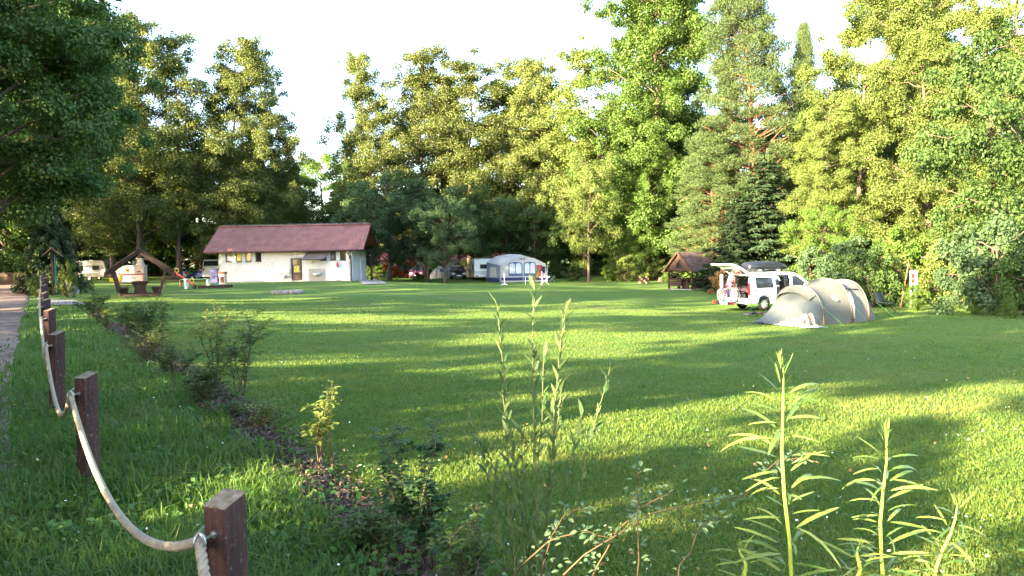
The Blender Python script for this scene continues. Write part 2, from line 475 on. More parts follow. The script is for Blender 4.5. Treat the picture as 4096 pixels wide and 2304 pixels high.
lm_oak = LM('leaves_oak', (.05, .105, .02), (.11, .165, .03), .4)
lm_spruce = LM('needles_spruce', (.014, .032, .016), (.036, .06, .022), .08, .8)
lm_pine = LM('needles_pine', (.03, .056, .02), (.068, .092, .03), .1, .8)
lm_thuja = LM('needles_thuja', (.025, .045, .02), (.05, .075, .027), .12, .7)
lm_redleaf = LM('leaves_red', (.30, .05, .03), (.40, .12, .05), .3)
lm_brown = LM('leaves_brown', (.14, .075, .035), (.22, .14, .05), .3)
def pr_tall(t): return 4.5 * min(1, .55 + t * 1.5) * (1 - t ** 2.6 * .78) + .15
def pr_slim(t): return 3.6 * min(1, .6 + t * 1.5) * (1 - t ** 2.2 * .8) + .15
def pr_round(t): return 5.4 * math.sin(math.pi * (.14 + .81 * t)) ** .7 + .2
def pr_wide(t): return 5.8 * min(1, .6 + t * 2.2) * (1 - t ** 2.2 * .7) + .3
def pr_bush(t): return 1.0 * math.sin(math.pi * (.25 + .72 * t)) ** .6 + .05
broadleaf('alder_a', 26, 4.0, pr_tall, 300, 640, .19, 11, lm_alder, .27, .85, (.8, 1.6), group=5, rough=.3)
broadleaf('alder_b', 26, 3.0, pr_tall, 310, 640, .19, 12, lm_alder, .3, .85, (.8, 1.6), outer=.36, group=5, rough=.3)
broadleaf('alder_c', 25, 4.5, pr_slim, 230, 640, .19, 13, lm_alder, .26, .75, (.8, 1.7), rough=.36, group=5)
broadleaf('maple_a', 24, 1.2, lambda t: 5.2 * min(1, .65 + t * 1.6) * (1 - t ** 3 * .6) + .3, 420, 900, .165, 44, lm_maple, .36, .75, (.75, 1.45), .42, .55, group=7, rough=.32)
broadleaf('maple_b', 24, 1.0, pr_wide, 350, 950, .165, 15, lm_gold, .36, .7, (.75, 1.5), .4, .5, rough=.36, group=7)
broadleaf('maple_c', 24, 2.0, pr_tall, 250, 950, .165, 25, lm_gold, .36, .7, (.75, 1.5), .42, .5, rough=.4, group=7)
broadleaf('round_a', 11, 2.8, pr_round, 150, 620, .19, 16, lm_blue, .28, .6, (.8, 1.5), .5)
broadleaf('round_b', 12, 3.1, pr_round, 140, 620, .19, 17, lm_dark, .26, .6, (.8, 1.6), .45)
broadleaf('oak', 15, 4.9, lambda t: 5.3 * math.sin(math.pi * (.2 + .75 * t)) ** .6 + .3, 330, 900, .17, 18, lm_oak, .34, .6, (.7, 1.4), .55)
broadleaf('canopy', 22, 3.4, lambda t: 5.0 * math.sin(math.pi * (.12 + .83 * t)) ** .7 + .3, 185, 270, .25, 19, lm_dark, .32, .6, (.65, 1.4), .4, rough=.4, group=4)
broadleaf('bush_a', 2, .15, pr_bush, 72, 300, .095, 20, lm_dark, .04, .75, (.25, .46), .5, group=4)
broadleaf('bush_b', 2, .12, pr_bush, 72, 300, .095, 21, lm_gold, .04, .75, (.25, .46), .5, group=4)
conifer('spruce_a', 14, .6, 3.6, 22, lm_spruce, dens=1.7)
conifer('thuja', 5.2, .1, 1.75, 23, lm_thuja, .12, -.25, .24, .17, hang=.55, dens=1.3)
pine('pine_a', 24, 4, 6.0, 24, lm_pine, 330, 560)
TM = {}
def tree(key, name, label, loc, h, w=None, rz=0.0, group=None, cat='tree', mat=None):
    tm, crown, bark, H = PROTO[key]
    if key not in TM:
        o = tm.build('trunk', bark, None, True, recalc=False); TM[key] = o.data; bpy.data.objects.remove(o)
    r = thing(name, label, cat, loc, rz, group)
    s = h / H; w = w or s
    r.scale = (w, w, s)
    mobj('trunk', TM[key], r)
    c = mobj('crown', crown, r)
    if mat:
        c.material_slots[0].link = 'OBJECT'; c.material_slots[0].material = mat
    return r
def treep(key, name, label, px, d, ytop, w=1.0, rz=0.0, group=None, mat=None, cat='tree'):
    """stand a tree in pixel column px at depth d so that its top reaches pixel row ytop"""
    g = GD(px, d); top = P(px, ytop, d).z
    h = top - g.z
    H = PROTO[key][3]
    return tree(key, name, label, g, h, w * (h / H), rz, group, cat, mat)
# ------------------------------------------------------------------ the trees of the place
GA = 'tall alders behind the white house'
treep('alder_b', 'alder_tree', 'slim tall alder leftmost of the row beside the dark overhanging tree', 455, 86, 75, 1.0, .3, GA)
treep('alder_a', 'alder_tree', 'tall sunlit alder with bare mid trunk behind the roofed picnic table', 560, 84, 85, 1.0, 1.2, GA)
treep('alder_c', 'alder_tree', 'tall airy alder with sky showing through, behind the seesaw', 720, 87, 135, 1.05, 2.2, GA)
treep('alder_b', 'alder_tree', 'broad leaning alder with lit crown rising over the house roof left end', 930, 88, 160, .98, 4.1, GA)
treep('alder_a', 'alder_tree', 'sunlit alder over the middle of the house roof, shorter right shoulder', 1065, 90, 200, .88, 5.2, GA)
treep('alder_c', 'alder_tree', 'lower alder over the house roof beside the gap of sky', 1165, 96, 560, .95, .6, GA)
treep('round_a', 'broadleaf_tree', 'small distant blue green tree low in the sky gap', 1300, 118, 640, .8, 1.1, mat=lm_oak)
treep('spruce_a', 'spruce_tree', 'distant pointed spruce tip in the sky gap behind the house', 1345, 125, 645, .8, .4)
GB = 'sunlit alders closing the meadow behind the caravan'
treep('alder_b', 'alder_tree', 'sunlit alder leftmost of the central row, right of the sky gap', 1500, 96, 225, .95, .2, GB)
treep('alder_a', 'alder_tree', 'full alder second in the central row behind the purple car', 1700, 98, 205, 1.15, 1.9, GB)
treep('alder_c', 'alder_tree', 'central alder above the caravan with sky holes at mid height', 1880, 97, 240, 1.3, 3.3, GB)
treep('alder_b', 'alder_tree', 'central alder over the awning with flat lit sprays', 2050, 99, 235, 1.2, 4.4, GB)
treep('alder_a', 'alder_tree', 'narrow alder right of the awning in the central row', 2180, 96, 260, 1.05, 5.7, GB)
treep('alder_c', 'alder_tree', 'yellowish alder beside the bright green maple', 2340, 92, 190, 1.15, 2.7, GB, mat=lm_gold)
treep('alder_b', 'alder_tree', 'far alder filling the gap over the blue car', 1785, 112, 330, 1.3, 0.9, GB)
treep('alder_a', 'alder_tree', 'far alder filling the gap behind the awning peak', 2110, 114, 340, 1.3, 3.9, GB)
treep('alder_b', 'alder_tree', 'far alder behind the gap between house and central row', 1440, 116, 480, .8, 3.0, GB)
# shaded lower trees in front of the central row
GC = 'shaded low trees in front of the sunlit alders'
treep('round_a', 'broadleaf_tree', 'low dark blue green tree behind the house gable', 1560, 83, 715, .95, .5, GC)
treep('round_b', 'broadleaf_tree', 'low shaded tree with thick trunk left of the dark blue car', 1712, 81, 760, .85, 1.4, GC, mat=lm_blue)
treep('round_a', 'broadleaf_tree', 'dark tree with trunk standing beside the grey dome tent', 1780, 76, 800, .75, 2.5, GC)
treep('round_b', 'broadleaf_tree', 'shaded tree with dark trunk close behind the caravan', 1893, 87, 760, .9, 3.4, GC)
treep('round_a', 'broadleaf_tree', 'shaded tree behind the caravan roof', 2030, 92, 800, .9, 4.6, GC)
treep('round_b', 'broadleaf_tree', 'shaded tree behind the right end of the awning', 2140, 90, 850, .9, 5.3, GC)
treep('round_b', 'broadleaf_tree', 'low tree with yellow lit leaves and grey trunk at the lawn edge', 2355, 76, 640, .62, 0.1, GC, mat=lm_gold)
treep('round_a', 'broadleaf_tree', 'dark trunk tree at the right corner of the house', 1487, 79, 800, .6, .9, GC)
# right hand group
treep('maple_a', 'maple_tree', 'huge bright green maple rising beyond the top of the picture', 2630, 82, -160, .95, .3)
treep('maple_a', 'maple_tree', 'shorter bright maple in front of the huge one, behind the log pile', 2590, 79, 560, .8, 2.3)
treep('maple_b', 'maple_tree', 'pale yellow green bush tree beside the trunk at the lawn edge', 2475, 78, 905, .75, 4.3)
treep('pine_a', 'pine_tree', 'tall pine towering behind the picnic hut', 3040, 60, -140, .95, 1.0)
treep('maple_a', 'maple_tree', 'bright maple standing behind the huge one, its top cut by the picture edge', 2690, 88, -120, .9, 3.9)
treep('pine_a', 'pine_tree', 'lower spreading pine left of the spruce above the picnic hut', 2850, 61, 520, 1.35, 2.6)
treep('spruce_a', 'spruce_tree', 'dark drooping spruce standing behind the white van', 3030, 55, 590, 1.75, .5)
treep('spruce_a', 'spruce_tree', 'small dark spruce right of the picnic hut behind the roof box', 2930, 53, 800, 1.25, 1.7)
treep('pine_a', 'pine_tree', 'thin distant pine in the sky gap right of the tall pine', 3200, 92, 110, .5, 3.1)
treep('maple_b', 'maple_tree', 'golden green maple with low boughs right of the spruce', 3420, 56, -60, .85, .2)
treep('maple_c', 'maple_tree', 'slender golden maple rising behind the other golden crowns', 3560, 64, -200, .95, 1.9)
treep('maple_b', 'maple_tree', 'yellow green maple behind the tent with sprays to the ground', 3300, 52, 400, .85, 1.3)
treep('pine_a', 'pine_tree', 'reddish trunked pine inside the golden crowns near the right edge', 3640, 58, -60, .75, 4.0)
treep('maple_b', 'maple_tree', 'large golden tree behind the leaning sign', 3720, 47, -60, .85, 2.2)
treep('maple_b', 'maple_tree', 'golden tree at the right edge with shaded outer boughs', 3985, 43, -20, .8, 3.7)
treep('maple_c', 'maple_tree', 'tall greener tree filling the top right corner', 4070, 54, -260, .95, 2.4, mat=lm_oak)
treep('round_b', 'broadleaf_tree', 'dark shaded tree cut by the right edge', 4110, 34, 180, .75, .8)
treep('round_a', 'broadleaf_tree', 'blue green shaded bush tree behind the open van door', 3290, 46, 840, .75, 1.6, mat=lm_oak)
# dark overhanging trees on the left
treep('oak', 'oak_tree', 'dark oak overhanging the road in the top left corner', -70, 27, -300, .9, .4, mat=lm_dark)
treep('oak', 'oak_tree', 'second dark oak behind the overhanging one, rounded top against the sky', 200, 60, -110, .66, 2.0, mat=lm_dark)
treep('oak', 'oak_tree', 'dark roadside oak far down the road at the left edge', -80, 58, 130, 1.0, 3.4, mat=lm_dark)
GU = 'dark woodland trees filling in behind the left alders'
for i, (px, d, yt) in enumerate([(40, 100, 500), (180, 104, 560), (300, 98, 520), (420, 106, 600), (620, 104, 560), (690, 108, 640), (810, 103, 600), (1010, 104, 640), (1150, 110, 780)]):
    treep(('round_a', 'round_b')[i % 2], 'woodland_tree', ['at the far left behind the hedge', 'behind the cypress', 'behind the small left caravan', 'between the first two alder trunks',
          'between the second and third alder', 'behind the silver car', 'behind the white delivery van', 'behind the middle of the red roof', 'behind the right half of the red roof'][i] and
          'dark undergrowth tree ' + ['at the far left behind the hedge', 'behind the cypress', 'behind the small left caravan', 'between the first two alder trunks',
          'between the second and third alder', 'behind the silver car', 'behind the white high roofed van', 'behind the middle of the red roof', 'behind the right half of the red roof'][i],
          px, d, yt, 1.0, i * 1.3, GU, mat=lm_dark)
GW = 'far trees in the background across the campsite'
for i, (px, d, yt) in enumerate([(-150, 130, 560), (120, 135, 600), (330, 140, 640), (560, 138, 700), (880, 142, 640), (1090, 145, 700), (1450, 150, 800), (1600, 155, 780), (1760, 150, 820), (1950, 152, 790), (2100, 150, 760), (2260, 145, 700), (2420, 120, 560), (2560, 110, 500), (2800, 100, 420), (2960, 96, 520), (3150, 98, 520), (3260, 90, 560), (3450, 85, 420), (3620, 84, 400), (3850, 80, 300), (4080, 76, 250), (4300, 70, 300)]):
    treep(('round_b', 'round_a', 'alder_b')[i % 3], 'background_tree', 'distant tree of the closed woodland edge behind the nearer trees', px, d, yt, 1.25, i * .9, GW, mat=(lm_oak, lm_dark, lm_alder)[i % 3])
GT = 'dark thicket under the far trees'
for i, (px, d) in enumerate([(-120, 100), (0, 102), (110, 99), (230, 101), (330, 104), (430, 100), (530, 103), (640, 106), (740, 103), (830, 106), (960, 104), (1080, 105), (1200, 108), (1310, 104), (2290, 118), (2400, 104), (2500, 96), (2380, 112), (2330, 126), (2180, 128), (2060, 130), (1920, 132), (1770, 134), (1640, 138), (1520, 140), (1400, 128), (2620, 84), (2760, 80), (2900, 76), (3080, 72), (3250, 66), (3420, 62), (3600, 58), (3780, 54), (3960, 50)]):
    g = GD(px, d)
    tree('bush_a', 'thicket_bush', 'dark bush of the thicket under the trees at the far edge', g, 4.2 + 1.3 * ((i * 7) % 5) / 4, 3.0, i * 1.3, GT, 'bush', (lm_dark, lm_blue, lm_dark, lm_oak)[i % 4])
# conifer, hedge and shrubs
treep('thuja', 'cypress_tree', 'bushy dark cypress left behind the roofed notice board', 215, 49, 800, 1.0, .4)
GH = 'bushes along the right edge of the meadow'
for i, (k, px, d, yt, w, lab, mt) in enumerate([
    ('bush_a', 3240, 43, 1010, .8, 'dark bush right behind the van bonnet', lm_blue), ('bush_a', 3390, 40, 975, .8, 'blue green bush behind the tent hump', lm_blue),
    ('bush_a', 3490, 37, 1010, .8, 'dark bush behind the tail of the tent', lm_dark), ('bush_b', 3520, 38, 1120, .6, 'small lit bush just right of the tent guy rope', lm_oak),
    ('bush_b', 3800, 38, 960, .8, 'large lit bush right beside the leaning sign', lm_gold), ('bush_a', 3600, 43, 940, .8, 'bush behind the leaning sign post', lm_oak),
    ('bush_a', 3880, 33, 990, .7, 'shaded bush right of the large lit bush', lm_blue), ('bush_b', 3660, 33.6, 1146, .6, 'small low bush hiding the foot of the white sign', lm_oak), ('bush_a', 3990, 31, 900, .85, 'tall dark bush near the right edge', lm_blue),
    ('bush_a', 4110, 29, 1000, .85, 'dark bush cut by the right edge', lm_dark), ('bush_b', 3900, 30, 1190, .6, 'low lit undergrowth bush at the right lawn edge', lm_oak),
    ('bush_b', 4040, 28, 1195, .6, 'low undergrowth bush under the dark right bushes', lm_oak)]):
    treep(k, 'bush', lab, px, d, yt, w, i * 1.1, GH, mt, 'bush')
GK = 'bushes at the far edge of the lawn'
for i, (k, px, d, yt, w, lab, mt) in enumerate([
    ('bush_b', 2515, 76, 1030, 1.0, 'yellow lit bush left of the log pile', lm_gold), ('bush_b', 2440, 77, 1065, 1.0, 'low bush right of the grey trunk at the lawn edge', lm_oak),
    ('bush_b', 2615, 77, 1040, .9, 'lit bush behind the log pile', lm_gold), ('bush_a', 2670, 72, 1070, .8, 'small bush at the left post of the picnic hut', lm_oak),
    ('bush_a', 2290, 82, 1065, 1.1, 'low bush in the shade left of the grey trunk', lm_dark), ('bush_a', 2230, 88, 1060, 1.1, 'dark low bush behind the camping chair', lm_dark),
    ('bush_b', 1500, 92, 1060, 1.0, 'small lit bush behind the house corner', lm_oak), ('bush_a', 1672, 86, 1093, 1.5, 'round dark bush in front of the purple car', lm_dark),
    ('bush_b', 1725, 100, 1040, 1.2, 'sunlit yellow bush beside the grey dome tent', lm_gold), ('bush_b', 1880, 98, 1045, 1.1, 'sunlit bush left of the caravan', lm_gold),
    ('bush_b', 275, 39, 1055, .34, 'pale young shrub beside the notice board and the boulder', lm_gold), ('bush_b', 150, 44, 1108, .6, 'low pale shrub behind the far rope posts', lm_gold),
    ('bush_a', 2880, 50, 1090, .7, 'brown leaved bush between the picnic hut and the van tailgate', lm_brown), ('bush_a', 2100, 96, 1000, 1.0, 'dark bush behind the awning roof', lm_dark),
    ('bush_b', 1600, 100, 1010, 1.2, 'red leaved bush behind the rail fence', lm_redleaf)]):
    treep(k, 'bush', lab, px, d, yt, w, i * 1.7, GK, mt, 'bush')
tree('oak', 'shade_oak', 'unseen oak added left of the camera, its crown shading the verge', (-8.8, 2.3, 0), 13, .8, .5, None)  # unseen oak added to block sky and sun over the verge
tree('oak', 'shade_oak', 'unseen oak added above the nearest rope posts to dim the skylight', (-5.6, 4.3, 0), 13, .78, 1.7, None, 'tree', lm_dark)  # another unseen oak, put in only to cut skylight on the verge
# tall trees standing along the road outside the frame; their crowns throw the dappled shade
GR = 'roadside trees left of the picture that shade the meadow'
OFF = [(-11, -22, 18), (-10.5, -14, 13), (-11.5, 1.0, 14), (-11, 10, 15), (-12, 16, 15), (-11, 22.5, 16), (-12, 30, 17), (-11, 37, 20), (-12.5, 43, 21), (-11, 48.5, 12), (-12, 58, 13), (-12, 63, 21),
       (-23, 3, 15), (-22, 14, 16), (-24, 21, 16), (-24, 28, 15), (-22, 36, 21), (-24, 41, 23), (-24, 60, 20), (-35, -4, 18), (-34, 10, 18), (-34, 22, 18), (-35, 34, 21), (-11, 72, 18), (-11, 77, 17), (-11.5, 82.5, 17), (-11.5, 88, 17), (-11.5, 94, 17), (-12, 103, 18), (-22, 76, 18), (-22, 87, 18), (-23, 99, 18), (-12.5, 116, 19), (-36, 64, 17), (-28, 62, 17), (-20, 64, 17)]
OFF = [(u - SL * y, y, h) for u, y, h in OFF]
BUSH_OFF = [(-8.2, -12), (-8.8, -3.6), (-8.4, 3.5), (-8.9, 7.3), (-8.5, 10.6), (-9, 14.5), (-8.5, -9), (-9, -5.5), (-8.3, -1.5), (-9, 1.5), (-8.6, 5.5), (-9.2, 9), (-8.4, 12), (-9, 17), (-8.6, 21), (-9.1, 27)]  # unseen low bushes added so sun under the crowns misses the verge
for i, (u, y) in enumerate(BUSH_OFF):
    x = u - SL * y
    tree('bush_a', 'shade_bush', 'unseen bush added across the road to keep low sun off the verge', (x, y, z1(x, y)), 2.6 + .5 * (i % 3), 2.0, i * 1.1, 'unseen bushes added to shade the verge', 'bush', lm_dark)
for i, (x, y, h) in enumerate(OFF):
    tree('canopy', 'roadside_tree', 'tall broadleaf tree standing along the road beyond the left edge', (x, y, z1(x, y)), h, h / 22 * ((.82 if 0 < y < 20 else .95) + .12 * (i % 3)), i * 1.1, GR)
# ------------------------------------------------------------------ grass
def blades(X, Y, h, w, lean, rng, name, mat, label=None, curl=.5):
    n = len(X); Z = zg(X, Y)
    B = np.stack([X, Y, Z - .005], 1)
    a = rng.random(n) * 2 * np.pi; dirv = np.stack([np.cos(a), np.sin(a), np.zeros(n)], 1)
    b = a + np.pi / 2 + rng.normal(size=n) * .6
    side = np.stack([np.cos(b), np.sin(b), np.zeros(n)], 1)
    h = np.broadcast_to(h, (n,))[:, None]; w = np.broadcast_to(w, (n,))[:, None]
    ln = (np.abs(rng.normal(size=(n, 1))) * lean + .1)
    up = np.array((0, 0, 1.0))
    mid = B + up * h * .6 + dirv * h * ln * .35
    tip = B + up * h * (1 - curl * .35 * ln) + dirv * h * ln
    V = np.stack([B - side * w / 2, B + side * w / 2, mid + side * w * .42, mid - side * w * .42, tip], 1).reshape(-1, 3)
    i = np.arange(n)[:, None] * 5
    q = i + np.array([0, 1, 2, 3]); t = i + np.array([3, 2, 4])
    me = bpy.data.meshes.new(name)
    me.vertices.add(len(V)); me.vertices.foreach_set('co', V.astype(np.float32).ravel())
    li = np.concatenate([q, t], 1).ravel().astype(np.int32)
    me.loops.add(len(li)); me.loops.foreach_set('vertex_index', li)
    me.polygons.add(2 * n)
    st = (np.arange(n)[:, None] * 7 + np.array([0, 4])).ravel().astype(np.int32)
    me.polygons.foreach_set('loop_start', st)
    me.update(calc_edges=True); me.materials.append(mat)
    return tag(mobj(name, me), kind='stuff')
gr = np.random.default_rng(5)
lm_grass = LM('grass_blades', (.07, .125, .02), (.15, .19, .034), .4, .5, .2, .0, patch=((.22, .46, .72, (.17, .18, .05)), (1.3, .5, .72, (.07, .135, .022))))
lm_tall = LM('verge_blades', (.045, .11, .02), (.10, .165, .032), .4, .5, .2, .0, patch=((1.0, .5, .75, (.12, .15, .04)),))
def field(n, d0, d1, pw):
    """points inside the view wedge (a little wider), denser near the camera"""
    t = gr.random(n); d = (d0 ** (1 - pw) + t * (d1 ** (1 - pw) - d0 ** (1 - pw))) ** (1 / (1 - pw))
    s = gr.uniform(-.78, .78, n)
    return s * d, d
def clumpy(X, Y, s):
    return np.sin(X * s + 1.3 * np.sin(Y * s * .7)) * np.sin(Y * s * 1.1 + 1.7 * np.sin(X * s * .6))
X, Y = field(520000, 2.2, 40, 1.3)
U = X + SL * Y
k = (U > 2.45 + .25 * np.sin(Y * 2.1) * gr.random(len(X)))
X, Y = X[k], Y[k]; d = Y
cl = clumpy(X, Y, 2.3)
hgt = (.04 + .012 * cl + .025 * gr.random(len(X))) * (1 - .25 * np.clip(d / 25, 0, 1.2))
lawn = blades(X, Y, hgt, .004 + .0006 * d, .75, gr, 'lawn_grass', lm_grass)
lawn['label'] = 'short mown grass of the camping meadow'
X, Y = field(170000, 1.6, 34, 1.5)
U = X + SL * Y
k = (U > np.where(Y < 13, -1.5 + 1.1 * np.clip((Y - 5) / 8, 0, 1), -.3) + .35 * clumpy(X, Y, 3.1) * gr.random(len(X))) & (U < 2.2 + .15 * np.sin(Y * 3)) & ~((np.abs(U - 2.33) < .2) & (gr.random(len(X)) < .72))
X, Y = X[k], Y[k]; d = Y
hgt = (.11 + .07 * clumpy(X, Y, 1.9) + .12 * gr.random(len(X)) ** 2) * np.clip(1.2 - Y / 60, .6, 1.2)
verge = blades(X, Y, hgt, .005 + .0008 * d, .9, gr, 'verge_grass', lm_tall, curl=.8)
verge['label'] = 'longer unmown grass between the rope posts and the planting strip'
# broad leaf weeds in the verge and a few clover heads
def scatter_leaves(name, n, d0, d1, umin, umax, size, mat, label, zoff=.05, up=.6):
    X, Y = field(n, d0, d1, 1.4); U = X + SL * Y; k = (U > umin) & (U < umax); X, Y = X[k], Y[k]
    C = np.stack([X, Y, zg(X, Y) + zoff * (.3 + gr.random(len(X)))], 1)
    N = np.array((0, 0, up)) + gr.normal(size=(len(X), 3)) * .5
    V, Fq = kites(C, N, size * gr.uniform(.5, 1.3, len(X)), .6, gr)
    return tag(mobj(name, npmesh(name, V, Fq, mat)), label, kind='stuff')
lm_weed = LM('weed_leaves', (.05, .12, .03), (.10, .19, .05), .3)
scatter_leaves('weed_leaves', 24000, 1.8, 18, -1.5, 2.6, .07, lm_weed, 'low broad leaved weeds in the verge', .09)
scatter_leaves('clover_leaves', 26000, 3, 24, 2.5, 40, .03, lm_weed, 'clover leaves in the mown grass', .06)
m_flower = M('clover_white', (.75, .72, .66), .7, .1, 40)
m_petal = M('fallen_leaf', (.30, .14, .05), .8, .4, 30, col2=(.42, .26, .10))
scatter_leaves('clover_flowers', 500, 3, 26, -.5, 40, .024, m_flower, 'white clover heads dotted over the grass', .12)
scatter_leaves('fallen_leaves', 260, 3, 26, -1, 40, .05, m_petal, 'dry fallen leaves on the grass', .07)
m_chip = M('wood_chips', (.07, .046, .036), .9, .6, 30, col2=(.19, .13, .10))
X = gr.normal(size=16000) * .2 + 2.33; Yc = 1.8 + 20 * gr.random(16000) ** 1.6
C = np.stack([X - SL * Yc, Yc, zg(X - SL * Yc, Yc) + .035 + .035 * gr.random(16000)], 1)
Vv, Fq = kites(C, np.array((0, 0, .8)) + gr.normal(size=(16000, 3)) * .5, gr.uniform(.025, .085, 16000), .35, gr)
tag(mobj('bark_chips', npmesh('bark_chips', Vv, Fq, m_chip)), 'bark chips mulching the planting strip', kind='stuff')
# ------------------------------------------------------------------ the white sanitary house
m_plaster = M('white_plaster', (.60, .595, .61), .9, .1, .8, .25, 60, detail=8)
m_roof = M('roof_sheet', (.23, .085, .062), .5, .2, 1.2, col2=(.30, .115, .085))
m_gutter = M('gutter_brown', (.09, .03, .025), .4, .15, 6)
m_tile = M('grey_tile', (.36, .32, .29), .6, .1, 4)
m_door = M('brown_door', (.10, .055, .035), .5, .25, 8, stretch=(6, 6, .3))
m_frame = M('brown_frame', (.05, .028, .022), .5, .2, 10)
m_ceramic = M('ceramic', (.82, .82, .80), .15, .02, 5)
m_curtain = M('curtain_yellow', (.55, .45, .12), .8, .2, 10)
m_blind = M('window_blind', (.42, .38, .34), .8, .1, 10)
m_soot = M('brick_brown', (.13, .05, .035), .8, .3, 12)
m_bqstone = M('barbecue_stone', (.45, .36, .29), .85, .15, 5, .3, 30)
def build_house():
    x0 = P(877, 1100, 70).x; x1 = P(1411, 1100, 70).x; L = x1 - x0; D = 6.6
    zb = min(z1(x0, 70), z1(x1, 70)) - .05
    h = thing('sanitary_house', 'long white plastered house with dark red corrugated roof and brown door', 'house', (x0, 70, zb))
    eave, ridge, ov = 3.12, 5.42, .62
    def lx(zx): return ((zx / 3.22 + 750) - 877) / 534.0 * L
    def lz(zx, zy):                                      # zoomed crop pixel -> height on the front wall
        px, py = zx / 3.22 + 750, zy / 3.22 + 850
        return P(px, py, 70).z - zb
    wins = [(497, 575, 517, 635), (628, 705, 516, 634), (753, 830, 513, 633), (882, 958, 510, 631), (1720, 1792, 496, 615), (1845, 1920, 494, 612), (1970, 2046, 490, 612)]
    door = (1340, 1478, 592, 868)
    # front wall as a grid of blocks around the openings
    ops = []
    for a, b, c, d in wins: ops.append((lx(a), lx(b), lz((a + b) / 2, d), lz((a + b) / 2, c)))
    ops.append((lx(door[0]), lx(door[1]), -.1, lz(1400, door[2])))
    ops.sort()
    w = MB(); T = .3; top = eave - .05
    xs = [0.0]
    for a, b, c, d in ops:
        w.box((xs[-1] + a) / 2, T / 2, top / 2 - .1, a - xs[-1], T, top + .2)
        if c > 0: w.box((a + b) / 2, T / 2, c / 2 - .1, b - a, T, c + .2)
        w.box((a + b) / 2, T / 2, (d + top) / 2, b - a, T, top - d)
        xs.append(b)
    w.box((xs[-1] + L) / 2, T / 2, top / 2 - .1, L - xs[-1], T, top + .2)
    w.box(L - T / 2, D / 2 + T / 2, top / 2 - .1, T, D - T, top + .2)          # right wall
    w.box(T / 2, D / 2 + T / 2, top / 2 - .1, T, D - T, top + .2)
    w.box(L / 2, D - T / 2, top / 2 - .1, L - 2 * T, T, top + .2)
    w.box(L / 2, D / 2, top - .06, L - 2 * T, D - 2 * T, .08)                   # ceiling
    w.build('wall', m_plaster, h)
    b = MB(); b.box(L / 2, -.012, .02, L + .03, .02, .34); b.build('plinth', m_tile, h)
    # corrugated roof
    xa, xb = -1.15, L + 1.15; n = 300
    r = MB()
    for sgn, y0, y1 in ((1, -ov, D / 2 + .01), (-1, D + ov, D / 2 - .01)):
        for tt in (0, .05):
            rows = []
            for yy, zz in ((y0, eave - .14), (y1, ridge)):
                rows.append([(xa + (xb - xa) * i / n, yy, zz - tt + (.045 if (i % 5) in (0, 1) else 0)) for i in range(n + 1)])
            r.loft(rows, False, False)
    rf = r.build('roof', m_roof, h, recalc=False)
    b = MB(); b.tube([(xa, D / 2, ridge + .06), (xb, D / 2, ridge + .06)], .09, 8); b.build('ridge_cap', m_roof, rf, True)
    b = MB()
    for i in range(16): b.bar((xa + .6 + i * (xb - xa - 1.2) / 15, D / 2, ridge + .1), (xa + .6 + i * (xb - xa - 1.2) / 15, D / 2, ridge + .22), .03, .03)
    b.tube([(xa + .3, D / 2, ridge + .2), (xb - .3, D / 2, ridge + .2)], .012, 5); b.build('lightning_wire', m_metal, rf)
    for xx, nm in ((xb, 'barge'), (xa, 'barge')):                                # barge boards
        b = MB()
        s = .03 if xx > 0 else -.03
        b.bar((xx + s, -ov - .02, eave - .2), (xx + s, D / 2, ridge - .06), .04, .2, (0, -.5, 1)); b.bar((xx + s, D + ov + .02, eave - .2), (xx + s, D / 2, ridge - .06), .04, .2, (0, .5, 1))
        b.build('barge_board', m_gutter, rf)
    for xx in (L - .04, .04):                                                    # dark boarded gables
        b = MB(); b.prism([(0 - .1, eave - .1), (D + .1, eave - .1), (D / 2, ridge - .12)], 'x', xx - .06, xx + .06); g = b.build('gable', m_wood_dark, h)
        if xx > 1:
            b = MB(); b.box(xx + .075, D / 2 - .2, eave + 1.0, .03, .5, .35); b.build('gable_vent', m_frame, g)
    b = MB(); b.box(L + .55, D / 2, eave - .16, 1.1, D + 2 * ov, .06); b.box(-.55, D / 2, eave - .16, 1.1, D + 2 * ov, .06); b.box(L / 2, -ov / 2 - .01, eave - .16, L, ov - .02, .05); b.build('soffit', m_wood_dark, h)
    # gutter and downpipe
    b = MB(); b.tube([(xa, -ov - .08, eave - .2), (L + .5, -ov - .08, eave - .22)], .075, 8); b.build('gutter', m_gutter, h, True)
    dx = lx(2112)
    b = MB(); b.tube([(dx - .05, -ov - .08, eave - .25), (dx - .02, -ov + .1, eave - .42), (dx, -.09, eave - .62), (dx + .02, -.08, 1.5), (dx + .03, -.08, 0)], .05, 8); b.build('downpipe', m_gutter, h, True)
    # windows
    for i, (a, bb, c, d) in enumerate(wins):
        X0, X1, Z0, Z1 = lx(a), lx(bb), lz((a + bb) / 2, d), lz((a + bb) / 2, c)
        f = MB(); t = .06
        f.box((X0 + X1) / 2, .07, Z1 - t / 2, X1 - X0, .1, t); f.box((X0 + X1) / 2, .07, Z0 + t / 2, X1 - X0, .1, t)
        f.box(X0 + t / 2, .07, (Z0 + Z1) / 2, t, .1, Z1 - Z0 - 2 * t); f.box(X1 - t / 2, .07, (Z0 + Z1) / 2, t, .1, Z1 - Z0 - 2 * t)
        fo = f.build('window', m_frame, h)
        g = MB(); g.box((X0 + X1) / 2, .08, (Z0 + Z1) / 2, X1 - X0 - 2 * t + .01, .02, Z1 - Z0 - 2 * t + .01)
        g.build('pane', m_curtain if i == 1 else (m_blind if i == 0 else m_glass_blue if i in (2, 5) else m_glass), fo)
